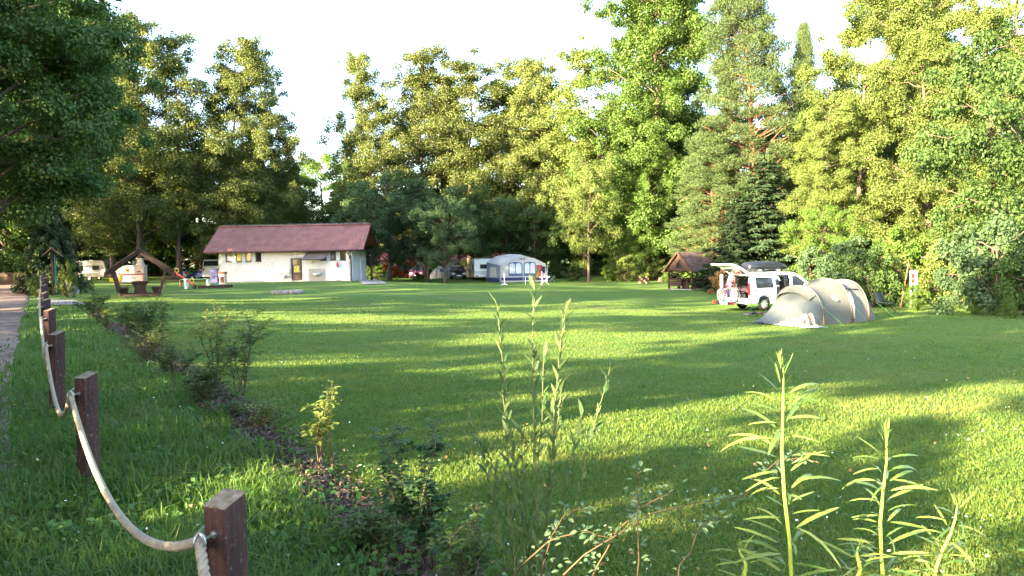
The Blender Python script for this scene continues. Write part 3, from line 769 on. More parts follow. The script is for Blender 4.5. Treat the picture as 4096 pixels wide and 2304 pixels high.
        g = MB(); g.box((X0 + X1) / 2, -.03, Z0 - .03, X1 - X0 + .08, .12, .05); g.build('sill', m_frame, fo)
    # door
    X0, X1, Z1 = lx(door[0]), lx(door[1]), lz(1400, door[2])
    g = MB(); g.box((X0 + X1) / 2, .1, Z1 / 2 + .02, X1 - X0 - .1, .06, Z1 - .1); do = g.build('door', m_door, h, bevel=.01)
    g = MB(); g.box(X0 + .03, .08, Z1 / 2, .06, .16, Z1); g.box(X1 - .03, .08, Z1 / 2, .06, .16, Z1); g.box((X0 + X1) / 2, .08, Z1 - .03, X1 - X0 - .12, .16, .06); g.build('door_frame', m_black, do)
    g = MB(); g.box((X0 + X1) / 2 - .02, .06, lz(1415, 727), .5, .02, .62); g.build('notice', m_curtain, do)
    g = MB(); g.box((X0 + X1) / 2, .062, lz(1405, 640), .72, .02, .5); g.build('pane', m_glass, do)
    g = MB(); g.bar((X1 - .16, .03, 1.05), (X1 - .28, .03, 1.05), .03, .03); g.cyl((X1 - .16, .08, 1.05), (X1 - .16, .02, 1.05), .015); g.build('handle', m_metal, do)
    s = MB(); s.box((X0 + X1) / 2, -.02, -.02, X1 - X0 + .2, .5, .16); s.build('doorstep', m_concrete, h)
    s = MB()                                                                      # white surround left of the door and lintel
    s.box(X0 - .06, -.015, Z1 / 2, .07, .03, Z1 + .12); s.box((X0 + X1) / 2, -.015, Z1 + .05, X1 - X0 + .04, .03, .07); s.build('door_surround', m_tile, h)
    # tiled wash places with basins
    def washplace(a, b, t, bot, ba, bb, by0, by1):
        X0, X1, Z0, Z1 = lx(a), lx(b), max(.0, lz((a + b) / 2, bot)), lz((a + b) / 2, t)
        p = MB(); p.box((X0 + X1) / 2, -.02, (Z0 + Z1) / 2, X1 - X0, .03, Z1 - Z0); pan = p.build('tile_panel', m_tile, h)
        xa_, xb_ = lx(ba), lx(bb); zt = lz((ba + bb) / 2, by0); zl = lz((ba + bb) / 2, by1)
        q = MB(); W_ = xb_ - xa_; cx = (xa_ + xb_) / 2
        q.loft([[(cx + W_ / 2 * s_ * math.cos(k * math.pi / 8), -.035 - .42 * s_ * max(0, math.sin(k * math.pi / 8)) if k <= 8 else -.035, z_) for k in range(0, 9)] for s_, z_ in ((.55, zt - .26), (.85, zt - .18), (1, zt - .04), (1, zt), (.86, zt), (.6, zt - .12))])
        bs = q.build('basin', m_ceramic, pan, True)
        q = MB(); q.tube([(cx, -.06, zt + .26), (cx, -.2, zt + .27), (cx, -.24, zt + .16)], .018, 7); q.build('tap', m_metal, pan)
        q = MB(); q.tube([(cx, -.2, zt - .24), (cx, -.2, zl), (cx + .05, -.05, zl)], .025, 7); q.build('drain', m_metal, pan)
        return pan
    washplace(1565, 1776, 725, 887, 1612, 1725, 780, 842)
    washplace(1192, 1325, 772, 890, 1215, 1278, 808, 858)
    q = MB(); q.box((lx(1275) + lx(1322)) / 2, -.09, (lz(1300, 732) + lz(1300, 775)) / 2, lx(1322) - lx(1275), .18, .33); q.build('meter_box', m_plaster, h, bevel=.01)
    # lattice awning under which the third right window stands open
    Xa, Xb, Xc, Xd = lx(1562), lx(1845), lx(1795), lx(1510); zt, zl = lz(1700, 503), lz(1650, 605)
    A, B, C_, D_ = Vector((Xa, -.03, zt)), Vector((Xb, -.03, zt + .03)), Vector((Xc, -1.0, zl + .03)), Vector((Xd, -1.0, zl))
    q = MB(); nrm = (B - A).cross(D_ - A).normalized() * .012
    q.loft([[tuple(v + nrm) for v in (A, B, C_, D_)], [tuple(v - nrm) for v in (A, B, C_, D_)]]); aw = q.build('awning', M('smoked_sheet', (.16, .125, .12), .35, .1, 4), h)
    q = MB()
    for t in (.0, .33, .66, 1): q.bar(A.lerp(B, t) + nrm * 2, D_.lerp(C_, t) + nrm * 2, .05, .03, nrm)
    for t in (0, .35, .7, 1): q.bar(A.lerp(D_, t) + nrm * 3, B.lerp(C_, t) + nrm * 3, .05, .03, nrm)
    q.build('awning_lattice', m_frame, aw)
    # lamps, signs, extinguisher, water tap
    for zx, zy, rr in ((1395, 540, .12), (1395, 501, .10), (1500, 496, .09)):
        q = MB(); q.ball((lx(zx), -.05, lz(zx, zy)), (rr, .06, rr), 12, 8); q.build('wall_lamp', m_ceramic, h, True)
    q = MB(); X_, Z_ = lx(1940), lz(1940, 668)
    q.tube([(X_, -.12, Z_ - .26), (X_, -.12, Z_ - .24), (X_, -.12, Z_ + .08), (X_, -.12, Z_ + .14), (X_, -.12, Z_ + .2)], [.06, .085, .085, .05, .03], 12)
    fe = q.build('extinguisher', m_red, h, True)
    q = MB(); q.tube([(X_, -.12, Z_ + .2), (X_ - .12, -.13, Z_ + .2), (X_ - .13, -.13, Z_ - .05)], .015, 6); q.bar((X_ - .02, -.12, Z_ + .24), (X_ + .1, -.12, Z_ + .26), .03, .02); q.build('hose', m_black, fe)
    q = MB()
    for zx in (1000, 1100): q.bar((lx(zx), -.04, lz(zx, 720)), (lx(zx), -.04, lz(zx, 640)), .03, .03); q.bar((lx(zx), -.04, lz(zx, 642)), (lx(zx) - .06, -.34, lz(zx, 640)), .025, .025)
    q.build('drying_rack', m_metal, h)
    q = MB(); q.box(lx(1043), -.012, lz(1043, 678), .44, .02, .3); sg = q.build('wall_sign', m_ceramic, h)
    q = MB(); q.box(lx(1043), -.024, lz(1043, 674), .2, .006, .06, Matrix.Rotation(R(18), 3, 'Y')); q.build('sign_mark', m_red, sg)
    q = MB(); q.tube([(lx(2097), -.04, lz(2097, 875)), (lx(2095), -.04, lz(2095, 620))], .02, 6); q.tube([(lx(2095), -.06, lz(2095, 600)), (lx(2095), -.06, lz(2095, 555))], .05, 8); q.build('water_tap', m_black, h)
    # right wall: door and lamp
    q = MB(); q.box(L + .03, 4.1, 1.0, .06, .95, 2.05); ds = q.build('side_door', m_ceramic, h, bevel=.008)
    q = MB(); q.box(L + .07, 3.68, 1.02, .03, .06, .16); q.build('handle', m_metal, ds)
    q = MB(); q.ball((L + .06, 4.1, 2.5), (.07, .12, .12), 10, 7); q.build('wall_lamp', m_ceramic, h, True)
    return h, x0, x1, zb, L
HS, HX0, HX1, HZ, HL = build_house()
sheet('slab', [G(1425, 1122), G(1502, 1112), G(1548, 1138), G(1455, 1141)], .06, m_concrete)
# barbecue pillar at the left corner, blue board leaning on the house end
def bq():
    g = G(887, 1137); t = thing('barbecue', 'pale stone barbecue pillar with brown brick top at the left house corner', 'barbecue', g)
    m = MB(); m.box(0, .3, .42, .5, .5, .95); m.build('body', m_bqstone, t, bevel=.02)
    m = MB(); m.box(0, .3, .99, .56, .56, .2); m.build('top', m_soot, t, bevel=.015)
    m = MB(); m.box(.02, .045, .4, .28, .03, .5); m.build('firebox_door', m_soot, t)
bq()
def matboard():
    a = P(848, 1108, 71.5); g = GD(858, 71.5)
    t = thing('blue_mat', 'tall blue foam mat leaning at the left end of the white house', 'mat', g)
    m = MB(); m.loft([[(-.36 + i * .0, y, 0) for y in (-.05, .05)] + [(.3, .05, 0), (.3, -.05, 0)] for i in range(1)] + [[(-.5, -.05 + .3, 1.25), (-.5, .05 + .3, 1.25), (.22, .35, 1.3), (.22, .25, 1.3)]])
    m.build('mat_body', M('blue_foam', (.015, .015, .09), .7, .1, 5), t, bevel=.03)
    m = MB(); m.bar((-.36, -.06, .6), (.3, .05, .62), .02, .05); m.build('mat_strap', m_black, t)
matboard()

# ------------------------------------------------------------------ vehicles
def car(name, label, loc, rz, L=4.3, W=1.75, Hh=1.45, paint=None, kind='hatch', group=None, box=False):
    t = thing(name, label, 'car', loc, rz, group)
    belt = Hh * .6
    if kind == 'van':
        low = [(0, .35), (0, belt), (L * .78, belt), (L * .97, belt * .82), (L, .55), (L, .32)]
        up = [(0.02, belt), (.12, Hh - .06), (.3, Hh), (L * .62, Hh), (L * .70, Hh - .12), (L * .84, belt)]
    elif kind == 'sedan':
        low = [(0, .4), (.02, belt * .98), (L * .2, belt), (L * .72, belt), (L * .95, belt * .78), (L, .5), (L * .99, .28), (.04, .28)]
        up = [(L * .06, belt), (L * .22, Hh - .05), (L * .36, Hh), (L * .5, Hh - .01), (L * .6, Hh - .1), (L * .76, belt)]
    else:
        low = [(0, .4), (.03, belt), (L * .74, belt), (L * .95, belt * .8), (L, .5), (L * .99, .28), (.04, .28)]
        up = [(.06, belt), (.35, Hh - .12), (.6, Hh - .01), (L * .45, Hh), (L * .57, Hh - .1), (L * .77, belt)]
    tw = .80 if kind != 'van' else .88
    def hw(z): return W / 2 * (1 - (1 - tw) * max(0, (z - belt) / (Hh - belt)))
    def shell(poly, grow=0.0):
        m = MB(); n = len(poly)
        vs = [(x, -hw(z) - grow, z) for x, z in poly] + [(x, hw(z) + grow, z) for x, z in poly]
        m.add(vs, [tuple(range(n)), tuple(range(n, 2 * n))[::-1]] + [(i, (i + 1) % n, n + (i + 1) % n, n + i) for i in range(n)])
        return m
    body = shell(low); body.add(shell(up).v, shell(up).f)
    bo = body.build('body', paint, t, bevel=.05)
    # glass
    def inset(poly, k):
        cx = sum(p[0] for p in poly) / len(poly); cz = sum(p[1] for p in poly) / len(poly)
        return [(cx + (x - cx) * k, cz + (z - cz) * (k - .06)) for x, z in poly]
    ins = inset(up, .9)
    if kind == 'van': ins = [p for p in inset([(L * .55, belt + .05), (L * .55, Hh - .15), (L * .66, Hh - .17), (L * .78, belt + .05)], .95)]
    for sd in (-1, 1):
        m = MB(); m.poly([(x, sd * (hw(z) + .008), z) for x, z in ins]); m.build('side_window', m_glass, t)
    f0, f1 = up[-2], up[-1]
    def scr(p0, p1, off, nm, k0=.12, k1=.92, g=m_glass_blue):
        a = [p0[0] + (p1[0] - p0[0]) * k0, p0[1] + (p1[1] - p0[1]) * k0]; b = [p0[0] + (p1[0] - p0[0]) * k1, p0[1] + (p1[1] - p0[1]) * k1]
        m = MB(); m.poly([(a[0] + off, -hw(a[1]) * .9, a[1] + .012), (a[0] + off, hw(a[1]) * .9, a[1] + .012), (b[0] + off, hw(b[1]) * .9, b[1] + .012), (b[0] + off, -hw(b[1]) * .9, b[1] + .012)]); m.build(nm, g, t)
    scr(f0, f1, .012, 'windscreen')
    scr(up[1], up[0], -.016, 'rear_window', .15, .8, m_glass)
    # wheels
    wr = .31 if Hh < 1.7 else .34
    for x in (L * .18, L * .81):
        for sd in (-1, 1):
            m = MB(); m.cyl((x, sd * (W / 2 - .2), wr), (x, sd * (W / 2 + .012), wr), wr, None, 20); w = m.build('wheel', m_rubber, t, True)
            m = MB(); m.cyl((x, sd * (W / 2), wr), (x, sd * (W / 2 + .022), wr), wr * .62, wr * .5, 12); m.build('rim', m_alu, w)
    for sd in (-1, 1):
        m = MB(); m.box(L - .03, sd * W * .36, belt * .72, .1, W * .2, .15); m.build('headlight', m_lamp, t, bevel=.02)
        m = MB(); m.box(.02, sd * W * .43, belt * .84, .07, W * .1, .24); m.build('taillight', m_redlamp, t, bevel=.02)
        m = MB(); m.box(L * .66, sd * (W / 2 + .07), belt + .06, .1, .16, .12); m.build('mirror', m_black, t, bevel=.02)
    m = MB(); m.box(L + .012, 0, .42, .02, W * .62, .16); m.build('grille', m_black, t)
    m = MB(); m.box(L + .026, 0, .38, .01, .5, .11); m.build('number_plate', m_white, t)
    m = MB(); m.box(-.012, 0, .62, .01, .5, .11); m.build('number_plate', m_white, t)
    if box:
        bx = thing('roof_box', 'black roof box on the dark blue car', 'roof box', Vector(loc) + Vector((0, 0, Hh + .06)), rz)
        roofbox(bx, L * .34, 1.5, .7, .32)
    return t
def roofbox(t, cx, l, w, h):
    m = MB(); rings = []
    for k, s in ((-.5, .55), (-.46, .86), (-.3, 1), (.2, 1), (.42, .72), (.5, .35)):
        rings.append([(cx + k * l, w / 2 * .98 * a * (.6 + .4 * s), .02 + (h * s) * b) for a, b in ((-1, 0), (1, 0), (1, .55), (.82, .9), (.4, 1), (-.4, 1), (-.82, .9), (-1, .55))])
    m.loft(rings); b = m.build('box_shell', M('box_black', (.012, .013, .016), .22, .1, 4, spec=.6), t, True)
    mod = b.modifiers.new('edge', 'EDGE_SPLIT'); mod.split_angle = R(50)
    m = MB(); m.box(cx, 0, h * .28, l * .96, w * 1.0, .03); m.build('seam_trim', m_black, t)
    for k in (-.25, .22):
        m = MB(); m.box(cx + k * l, 0, -.03, .06, w * 1.25, .05); m.build('cross_bar', m_alu, t)
p_blue = M('paint_blue', (.05, .085, .42), .35, .05, 3, spec=.3)
p_silver = M('paint_silver', (.35, .36, .38), .3, .05, 3, metal=.4)
p_purple = M('paint_purple', (.10, .02, .075), .35, .05, 3, spec=.6)
p_dblue = M('paint_dark_blue', (.02, .03, .08), .28, .05, 3, spec=.6)
p_white = M('paint_white', (.74, .75, .76), .3, .03, 3, spec=.5)
car('parked_car', 'silver car parked with its tail towards the camera behind the tree trunk', GD(718, 92), R(110), 4.2, 1.7, 1.45, p_silver)
car('parked_car', 'dark blue saloon parked left of the white house', GD(884, 93), R(163), 4.3, 1.75, 1.42, p_blue, 'sedan')
car('delivery_van', 'white high roofed van with dark windows behind the blue saloon', GD(845, 91), R(95), 5.2, 2.0, 2.45, p_white, 'van')
car('parked_car', 'purple car facing the camera behind a round bush', GD(1672, 96), R(-86), 4.0, 1.7, 1.5, p_purple)
car('parked_car', 'dark blue car with roof box facing the camera under the trees', GD(1826, 90), R(-82), 4.2, 1.72, 1.45, p_dblue, box=True)
# ------------------------------------------------------------------ white van with open tailgate
def camper_van():
    d0 = 36.3; base = GD(2996, d0); a = R(20)
    t = thing('camper_van', 'white van with raised tailgate and open sliding door beside the tent', 'van', base, a)
    # local: x forward from the rear bumper, y left; the near (right) side is y = 0, the far side y = W
    L, W, Hh, belt = 4.75, 1.84, 1.86, 1.08
    def yin(z): return .13 * max(0, (z - belt) / (Hh - belt))     # tumblehome
    prof_up = [(.02, belt), (.05, 1.5), (.16, 1.76), (.4, Hh), (2.2, Hh + .02), (2.75, 1.83), (3.15, 1.66), (3.95, belt)]
    def side(poly, off=0.0, th=.04, far=False):
        m = MB(); n = len(poly)
        o = [(x, (W - yin(z) - off) if far else (yin(z) + off), z) for x, z in poly]
        i = [(x, y + (-th if far else th), z) for x, y, z in o]
        return m.add(o + i, [tuple(range(n)), tuple(range(n, 2 * n))[::-1]] + [(k, (k + 1) % n, n + (k + 1) % n, n + k) for k in range(n)])
    b = MB()
    def put(mm): b.add(mm.v, mm.f)
    # near side: rear quarter, sill, door pillars, front door, wing
    put(side([(.02, .42), (.5, .34), (.62, .66), (.9, .74), (1.18, .66), (1.3, .34), (1.45, .34), (1.45, belt), (.0, belt)]))
    put(side([(0, belt), (1.45, belt), (1.45, Hh - .12), (.4, Hh - .02), (.16, 1.76), (.05, 1.5)]))
    put(side([(1.45, .3), (2.55, .3), (2.55, .42), (1.45, .42)]))
    put(side([(1.45, Hh - .12), (2.55, Hh - .12), (2.5, Hh), (.4, Hh)], .0))
    put(side([(2.5, .3), (3.45, .3), (3.52, .62), (3.7, .72), (3.7, belt), (2.5, belt)]))
    put(side([(2.5, belt), (2.66, belt), (2.66, 1.72), (2.5, 1.74)]))                    # B pillar
    put(side([(2.66, 1.66), (2.95, 1.66), (3.2, 1.5), (3.72, belt), (3.95, belt), (3.15, 1.66), (2.75, 1.83), (2.5, Hh), (2.5, 1.74)]))
    put(side([(3.7, .72), (3.9, .72), (4.15, .66), (4.3, .34), (4.7, .34), (4.74, .62), (4.66, .92), (3.95, belt), (3.7, belt)]))
    # far side, whole
    put(side([(.02, .34), (4.7, .34), (4.74, .62), (4.66, .92), (3.95, belt), (0, belt)], far=True))
    put(side([(0, belt), (.3, belt), (.36, 1.66), (.16, 1.76), (.05, 1.5)], far=True))
    put(side([(.16, 1.76), (.36, 1.62), (2.75, 1.66), (3.15, 1.6), (3.15, 1.66), (2.75, 1.83), (2.2, Hh + .02), (.4, Hh)], far=True))
    put(side([(1.4, belt), (1.5, belt), (1.5, 1.68), (1.4, 1.68)], far=True)); put(side([(2.5, belt), (2.62, belt), (2.62, 1.68), (2.5, 1.68)], far=True))
    # roof, bonnet, front
    rp = [(.16, 1.76), (.4, Hh), (1.2, Hh + .02), (2.2, Hh + .02), (2.75, 1.83), (3.15, 1.66)]
    rings = [[(x, yin(z) + (W - 2 * yin(z)) * q, z + .03 * math.sin(math.pi * q)) for q in (0, .12, .3, .5, .7, .88, 1)] for x, z in rp]
    b.loft(rings, False, False); b.loft([[(x, y, z - .05) for x, y, z in r] for r in rings], False, False)
    fp = [(3.95, belt), (4.66, .92), (4.74, .62), (4.7, .34)]
    b.loft([[(x, W * q, z + .02 * math.sin(math.pi * q)) for q in (0, .5, 1)] for x, z in fp], False, False)
    body = b.build('body', p_white, t, bevel=.012)
    # rear bumper, dark interior
    m = MB(); m.box(.02, W / 2, .48, .16, W, .3); m.build('rear_bumper', p_white, t, bevel=.04)
    m_int = M('grey_interior', (.045, .045, .05), .8, .2, 5)
    m = MB(); m.box(2.2, W / 2, .40, 4.2, W - .1, .06); m.box(3.7, W / 2, .8, .1, W - .12, .7); m.box(1.0, W - .09, .75, 1.9, .06, .62); m.box(.75, .1, .72, 1.3, .06, .62); m.build('cabin_lining', m_int, t)
    m = MB(); m.prism([(.3, .1 + .02), (.3, W - .1)], 'z', 1.7, 1.71) if 0 else m.box(1.5, W / 2, 1.79, 2.4, W - .34, .03); m.build('headliner', M('headliner', (.42, .41, .39), .9, .05, 5), t)
    for y in (.5, W - .5):
        m = MB(); m.box(2.75, y, .68, .52, .5, .18); m.box(2.5, y, 1.06, .16, .48, .72, Matrix.Rotation(R(-12), 3, 'Y')); s = m.build('seat', M('seat_black', (.02, .02, .024), .8, .2, 6), t, bevel=.06)
        m = MB(); m.box(2.4, y, 1.52, .1, .26, .2); m.build('headrest', m_black, s, bevel=.05)
    m = MB(); m.torus((3.32, W - .5, 1.05), (1, 0, .6), .19, .018); m.build('steering_wheel', m_black, t)
    # glass
    for nm, poly, far, g in (('side_window', [(2.7, belt + .02), (2.7, 1.64), (2.93, 1.64), (3.18, 1.48), (3.66, belt + .02)], 0, m_glass), ('side_window', [(.32, belt), (.38, 1.62), (1.4, 1.66), (1.4, belt)], 1, m_glass),
                             ('side_window', [(1.5, belt), (1.5, 1.66), (2.5, 1.66), (2.5, belt)], 1, m_glass)):
        mm = side(poly, .012, .01, bool(far)); mm.build(nm, g, t)
    m = MB(); m.loft([[(x, yin(z) + .08 + (W - 2 * yin(z) - .16) * q, z + .012) for q in (0, .5, 1)] for x, z in ((3.2, 1.63), (3.92, belt + .02))], False, False); m.build('windscreen', m_glass_blue, t)
    # sliding door, slid back over the rear quarter
    off = -.075
    sd = side([(.3, .42), (.34, .40), (.50, .42), (.58, .7), (.88, .84), (1.2, .7), (1.32, .36), (1.56, .36), (1.6, belt), (.26, belt)], off, .05)
    s2 = side([(.26, belt), (1.6, belt), (1.5, 1.72), (.3, 1.74)], off, .05); sd.add(s2.v, s2.f)
    so = sd.build('sliding_door', p_white, t, bevel=.015)
    m = side([(.38, belt + .04), (1.42, belt + .04), (1.36, 1.62), (.4, 1.64)], off - .008, .01); m.build('pane', m_glass, so)
    m = MB(); m.box(1.38, off - .02, .93, .2, .04, .04); m.build('handle', p_white, so, bevel=.01)
    m = MB(); m.box(.3, off - .004, 1.0, .1, .02, .06); m.build('lock_cover', m_black, so)
    m = MB(); m.bar((.0, -.01, 1.04), (1.45, -.01, 1.04), .012, .03); m.build('door_rail', m_black, t)
    # tailgate raised about its top hinge
    tg = MB(); hx, hz = .2, 1.8; an = R(25)
    def tp(s_, q, o): return (hx - s_ * math.cos(an) - .06 * math.sin(math.pi * s_ / 1.25) * 0, .1 + (W - .2) * q, hz + s_ * math.sin(an) + .10 * math.sin(math.pi * s_ / 1.3) - o)
    ss = [0, .2, .45, .7, .95, 1.15, 1.27]
    tg.loft([[tp(s_, q, 0) for q in (0, .1, .5, .9, 1)] + [tp(s_, q, .07) for q in (1, .9, .5, .1, 0)] for s_ in ss]); tgo = tg.build('tailgate', p_white, t, bevel=.02)
    m = MB(); m.poly([tp(.1, .07, -.008), tp(.1, .93, -.008), tp(.85, .93, -.014), tp(.85, .07, -.014)]); m.poly([tp(.14, .12, .08), tp(.14, .88, .08), tp(.6, .9, .082), tp(.6, .1, .082)]); m.build('pane', m_glass, tgo)
    m = MB(); m.box(hx - .85, W / 2, hz + .20, .1, .5, .08); m.build('wiper', m_black, tgo)
    for y in (.14, W - .14):
        m = MB(); m.tube([(.16, y, 1.42), (hx - .5, y, hz + .1)], .014, 6); m.build('gas_strut', m_black, t)
    for y in (.01, W - .06):
        m = MB(); m.box(.035, y + .03, 1.08, .07, .1, .62); m.build('taillight', m_redlamp, t, bevel=.02)
    # wheels
    for x in (.93, 3.93):
        for y in (.1, W - .1):
            m = MB(); m.torus((x, y, .33), (0, 1, 0), .25, .085, 28, 8); w = m.build('wheel', m_rubber, t, True)
            m = MB(); sg = -1 if y < 1 else 1
            for k in range(10):
                c, s_ = math.cos(k * .6283), math.sin(k * .6283); m.bar((x + .04 * c, y + sg * .05, .33 + .04 * s_), (x + .21 * c, y + sg * .06, .33 + .21 * s_), .045, .02, (0, 1, 0))
            m.torus((x, y + sg * .05, .33), (0, 1, 0), .21, .018); m.cyl((x, y - sg * .06, .33), (x, y + sg * .0, .33), .2, None, 20); m.build('rim', m_alu, w)
    for y in (.18, W - .18):
        m = MB(); m.box(4.66, y, .78, .16, .3, .17); m.build('headlight', m_lamp, t, bevel=.03)
    m = MB(); m.box(3.3, -.12, 1.16, .14, .18, .2); m.build('mirror', p_white, t, bevel=.04)
    # far front door standing open
    m = MB(); dm = [(0, .38), (1.0, .38), (1.05, belt), (.62, 1.6), (.1, 1.66), (0, belt)]
    cy, sy = math.cos(R(62)), math.sin(R(62))
    fd = MB(); n = len(dm)
    def dp(u, z, o): return (3.72 - u * cy + o * sy, W + u * sy + o * cy, z)
    fd.add([dp(1.05 - u, z, 0) for u, z in dm] + [dp(1.05 - u, z, .05) for u, z in dm], [tuple(range(n)), tuple(range(n, 2 * n))[::-1]] + [(k, (k + 1) % n, n + (k + 1) % n, n + k) for k in range(n)])
    fdo = fd.build('front_door', p_white, t, bevel=.015)
    for o in (-.006, .056):
        pn = MB(); pn.poly([dp(1.05 - u, z, o) for u, z in [(.08, belt + .05), (.9, belt + .05), (.58, 1.52), (.14, 1.57)]]); pn.build('pane', m_glass_blue, fdo)
    # things inside the open boot
    rx = Matrix.Translation(base) @ Matrix.Rotation(a, 4, 'Z')
    bxw = thing('roof_box', 'long black roof box on top of the white van', 'roof box', rx @ Vector((0, 0, Hh + .15)), a)
    roofbox(bxw, 1.55, 2.35, .0 + .86, .40)
    for ch in bxw.children: ch.location = (0, W / 2 - .12, 0)
    m = MB(); m.box(.35, .75, .62, .5, .6, .4); cr = m.build('luggage_crate', m_black, None, bevel=.03); cr.matrix_world = rx
    tag(cr, 'dark crate of luggage inside the open van boot', 'crate')
    rng = random.Random(3)
    m = MB(); m.ball((.4, .9, 1.0), (.28, .45, .22), 14, 9, .1, rng); bg_ = m.build('luggage_bag', M('bag_red', (.03, .018, .028), .8, .4, 9), None, True); bg_.matrix_world = rx
    tag(bg_, 'red and dark soft bag on top of the crate in the van boot', 'bag')
    m = MB(); m.ball((.25, 1.5, 1.5), (.07, .1, .2), 12, 8, .08, rng); tw = m.build('red_cloth', M('cloth_red', (.25, .05, .06), .9, .2, 9), None, True); tw.matrix_world = rx
    tag(tw, 'red cloth hanging under the raised tailgate', 'cloth')
    return t, rx, W
VAN, VMX, VW = camper_van()
# bicycles
m_tyre_b = m_rubber
def bicycle(label, M4, paint, group=None, wheelr=.34, kids=False):
    t = thing('bicycle', label, 'bicycle', (0, 0, 0), 0, group); t.matrix_world = M4
    wb = 1.05
    for x in (0, wb):
        m = MB(); m.torus((x, 0, wheelr), (0, 1, 0), wheelr - .02, .024, 32, 6); w = m.build('wheel', m_rubber, t, True)
        m = MB(); m.torus((x, 0, wheelr), (0, 1, 0), wheelr - .045, .012, 28, 5); m.cyl((x, -.04, wheelr), (x, .04, wheelr), .03)
        m.build('rim', m_alu, w)
        m = MB()
        for k in range(14):
            c, s = math.cos(k * .449), math.sin(k * .449); m.bar((x, .02 if k % 2 else -.02, wheelr), (x + (wheelr - .05) * c, 0, wheelr + (wheelr - .05) * s), .006, .006)
        m.build('spokes', m_alu, w)
    bb = Vector((.43, 0, .29)); st = Vector((.27, 0, .78)); hd = Vector((.86, 0, .84)); hb = Vector((.90, 0, .68))
    m = MB()
    for p, q, r in ((bb, st, .02), (st, hd, .02), (bb, hb, .024), (hd, hb, .022)): m.cyl(p, q, r, None, 8)
    for y in (-.05, .05): m.cyl(bb + Vector((0, y, 0)), (0, y, wheelr), .012); m.cyl(st + Vector((0, y * .3, -.06)), (0, y, wheelr), .011)
    m.build('frame', paint, t, True)
    m = MB(); m.cyl(hb, hb + Vector((.03, 0, -.08)), .022)
    for y in (-.055, .055): m.tube([hb + Vector((.03, y, -.08)), (wb, y, wheelr)], .016, 7)
    m.build('fork', m_black, t, True)
    m = MB(); m.cyl(st, st + Vector((-.04, 0, .16)), .014); m.build('seat_post', m_alu, t)
    m = MB(); m.loft([[(.23 + x - .14, y * w_, .95 + z) for y, z in ((-1, 0), (-.6, .04), (.6, .04), (1, 0), (.5, -.02), (-.5, -.02))] for x, w_ in ((0, .07), (.08, .08), (.16, .04), (.27, .02))]); m.build('saddle', m_black, t, True)
    m = MB(); m.cyl(hd, hd + Vector((-.03, 0, .12)), .016); c = hd + Vector((-.01, 0, .13)); m.tube([c + Vector((-.1, -.3, .02)), c + Vector((.02, -.18, .03)), c, c + Vector((.02, .18, .03)), c + Vector((-.1, .3, .02))], .013, 7); hbar = m.build('handlebar', m_black, t, True)
    m = MB(); m.torus(bb, (0, 1, 0), .085, .012, 20, 5); m.bar(bb + Vector((0, -.07, 0)), bb + Vector((.1, -.08, -.13)), .02, .02); m.bar(bb + Vector((0, .07, 0)), bb + Vector((-.1, .08, .13)), .02, .02)
    m.box(bb.x + .1, -.12, bb.z - .13, .09, .08, .02); m.box(bb.x - .1, .12, bb.z + .13, .09, .08, .02); m.build('crank', m_black, t)
    return t
p_bikeb = M('bike_blue', (.02, .05, .25), .3, .1, 5); p_biker = M('bike_red', (.35, .05, .03), .3, .1, 5)
p_bikep = M('bike_violet', (.16, .03, .12), .3, .1, 5)
RK = Vector((-.5, VW / 2, .42))
def rackm(x, y, flip, dz=.0): return VMX @ Matrix.Translation((x, y, .44 + dz)) @ Matrix.Rotation(R(90 if not flip else -90), 4, 'Z')
bicycle('blue bicycle outermost on the van rear rack', rackm(-.62, .32, False), p_bikeb, 'bicycles on the rear rack')
bicycle('reddish bicycle on the rack next to the van boot', rackm(-.36, 1.55, True, .02), p_biker, 'bicycles on the rear rack')
def rack():
    t = thing('bike_rack', 'bicycle rack on the tow bar with red lights and white plate', 'bike rack'); t.matrix_world = VMX
    m = MB()
    for x in (-.62, -.36): m.bar((x, .12, .42), (x, VW - .12, .42), .12, .03)
    m.bar((0, VW / 2, .4), (-.7, VW / 2, .4), .07, .05); m.tube([(-.2, VW / 2 - .2, .42), (-.2, VW / 2 - .2, 1.3), (-.2, VW / 2 + .2, 1.3), (-.2, VW / 2 + .2, .42)], .02, 8); m.build('frame', m_alu, t)
    m = MB(); m.box(-.80, VW / 2, .40, .03, VW - .3, .14); lb = m.build('light_board', m_black, t, bevel=.01)
    m = MB(); m.box(-.825, VW / 2 - .05, .41, .012, .6, .15); m.build('number_plate', m_white, lb)
    for y in (.2, VW - .2):
        m = MB(); m.box(-.83, y, .41, .05, .24, .16); m.build('taillight', m_redlamp, lb, bevel=.02)
    m = MB(); m.bar((-.2, VW / 2 + .18, 1.28), (-.62, VW / 2 + .1, 1.05), .03, .03); m.build('clamp_arm', m_alu, t)
rack()
def pouch():
    m = MB(); m.tube([(0, 0, 0), (0, 0, .1), (0, 0, .62), (.0, 0, .68)], [.05, .07, .07, .05], 10); o = m.build('white_tube', m_white, None, True)
    o.matrix_world = VMX @ Matrix.Translation((-.7, 1.2, 1.12)); tag(o, 'white rolled tube standing upright above the rear bicycle', 'tube')
pouch()
bk = G(2985, 1262)
bicycle('violet bicycle lying flat on the grass beside the tent', Matrix.Translation(bk + Vector((0, 0, .06))) @ Matrix.Rotation(R(-6), 4, 'Z') @ Matrix.Rotation(R(82), 4, 'X') @ Matrix.Scale(.82, 4), p_bikep)

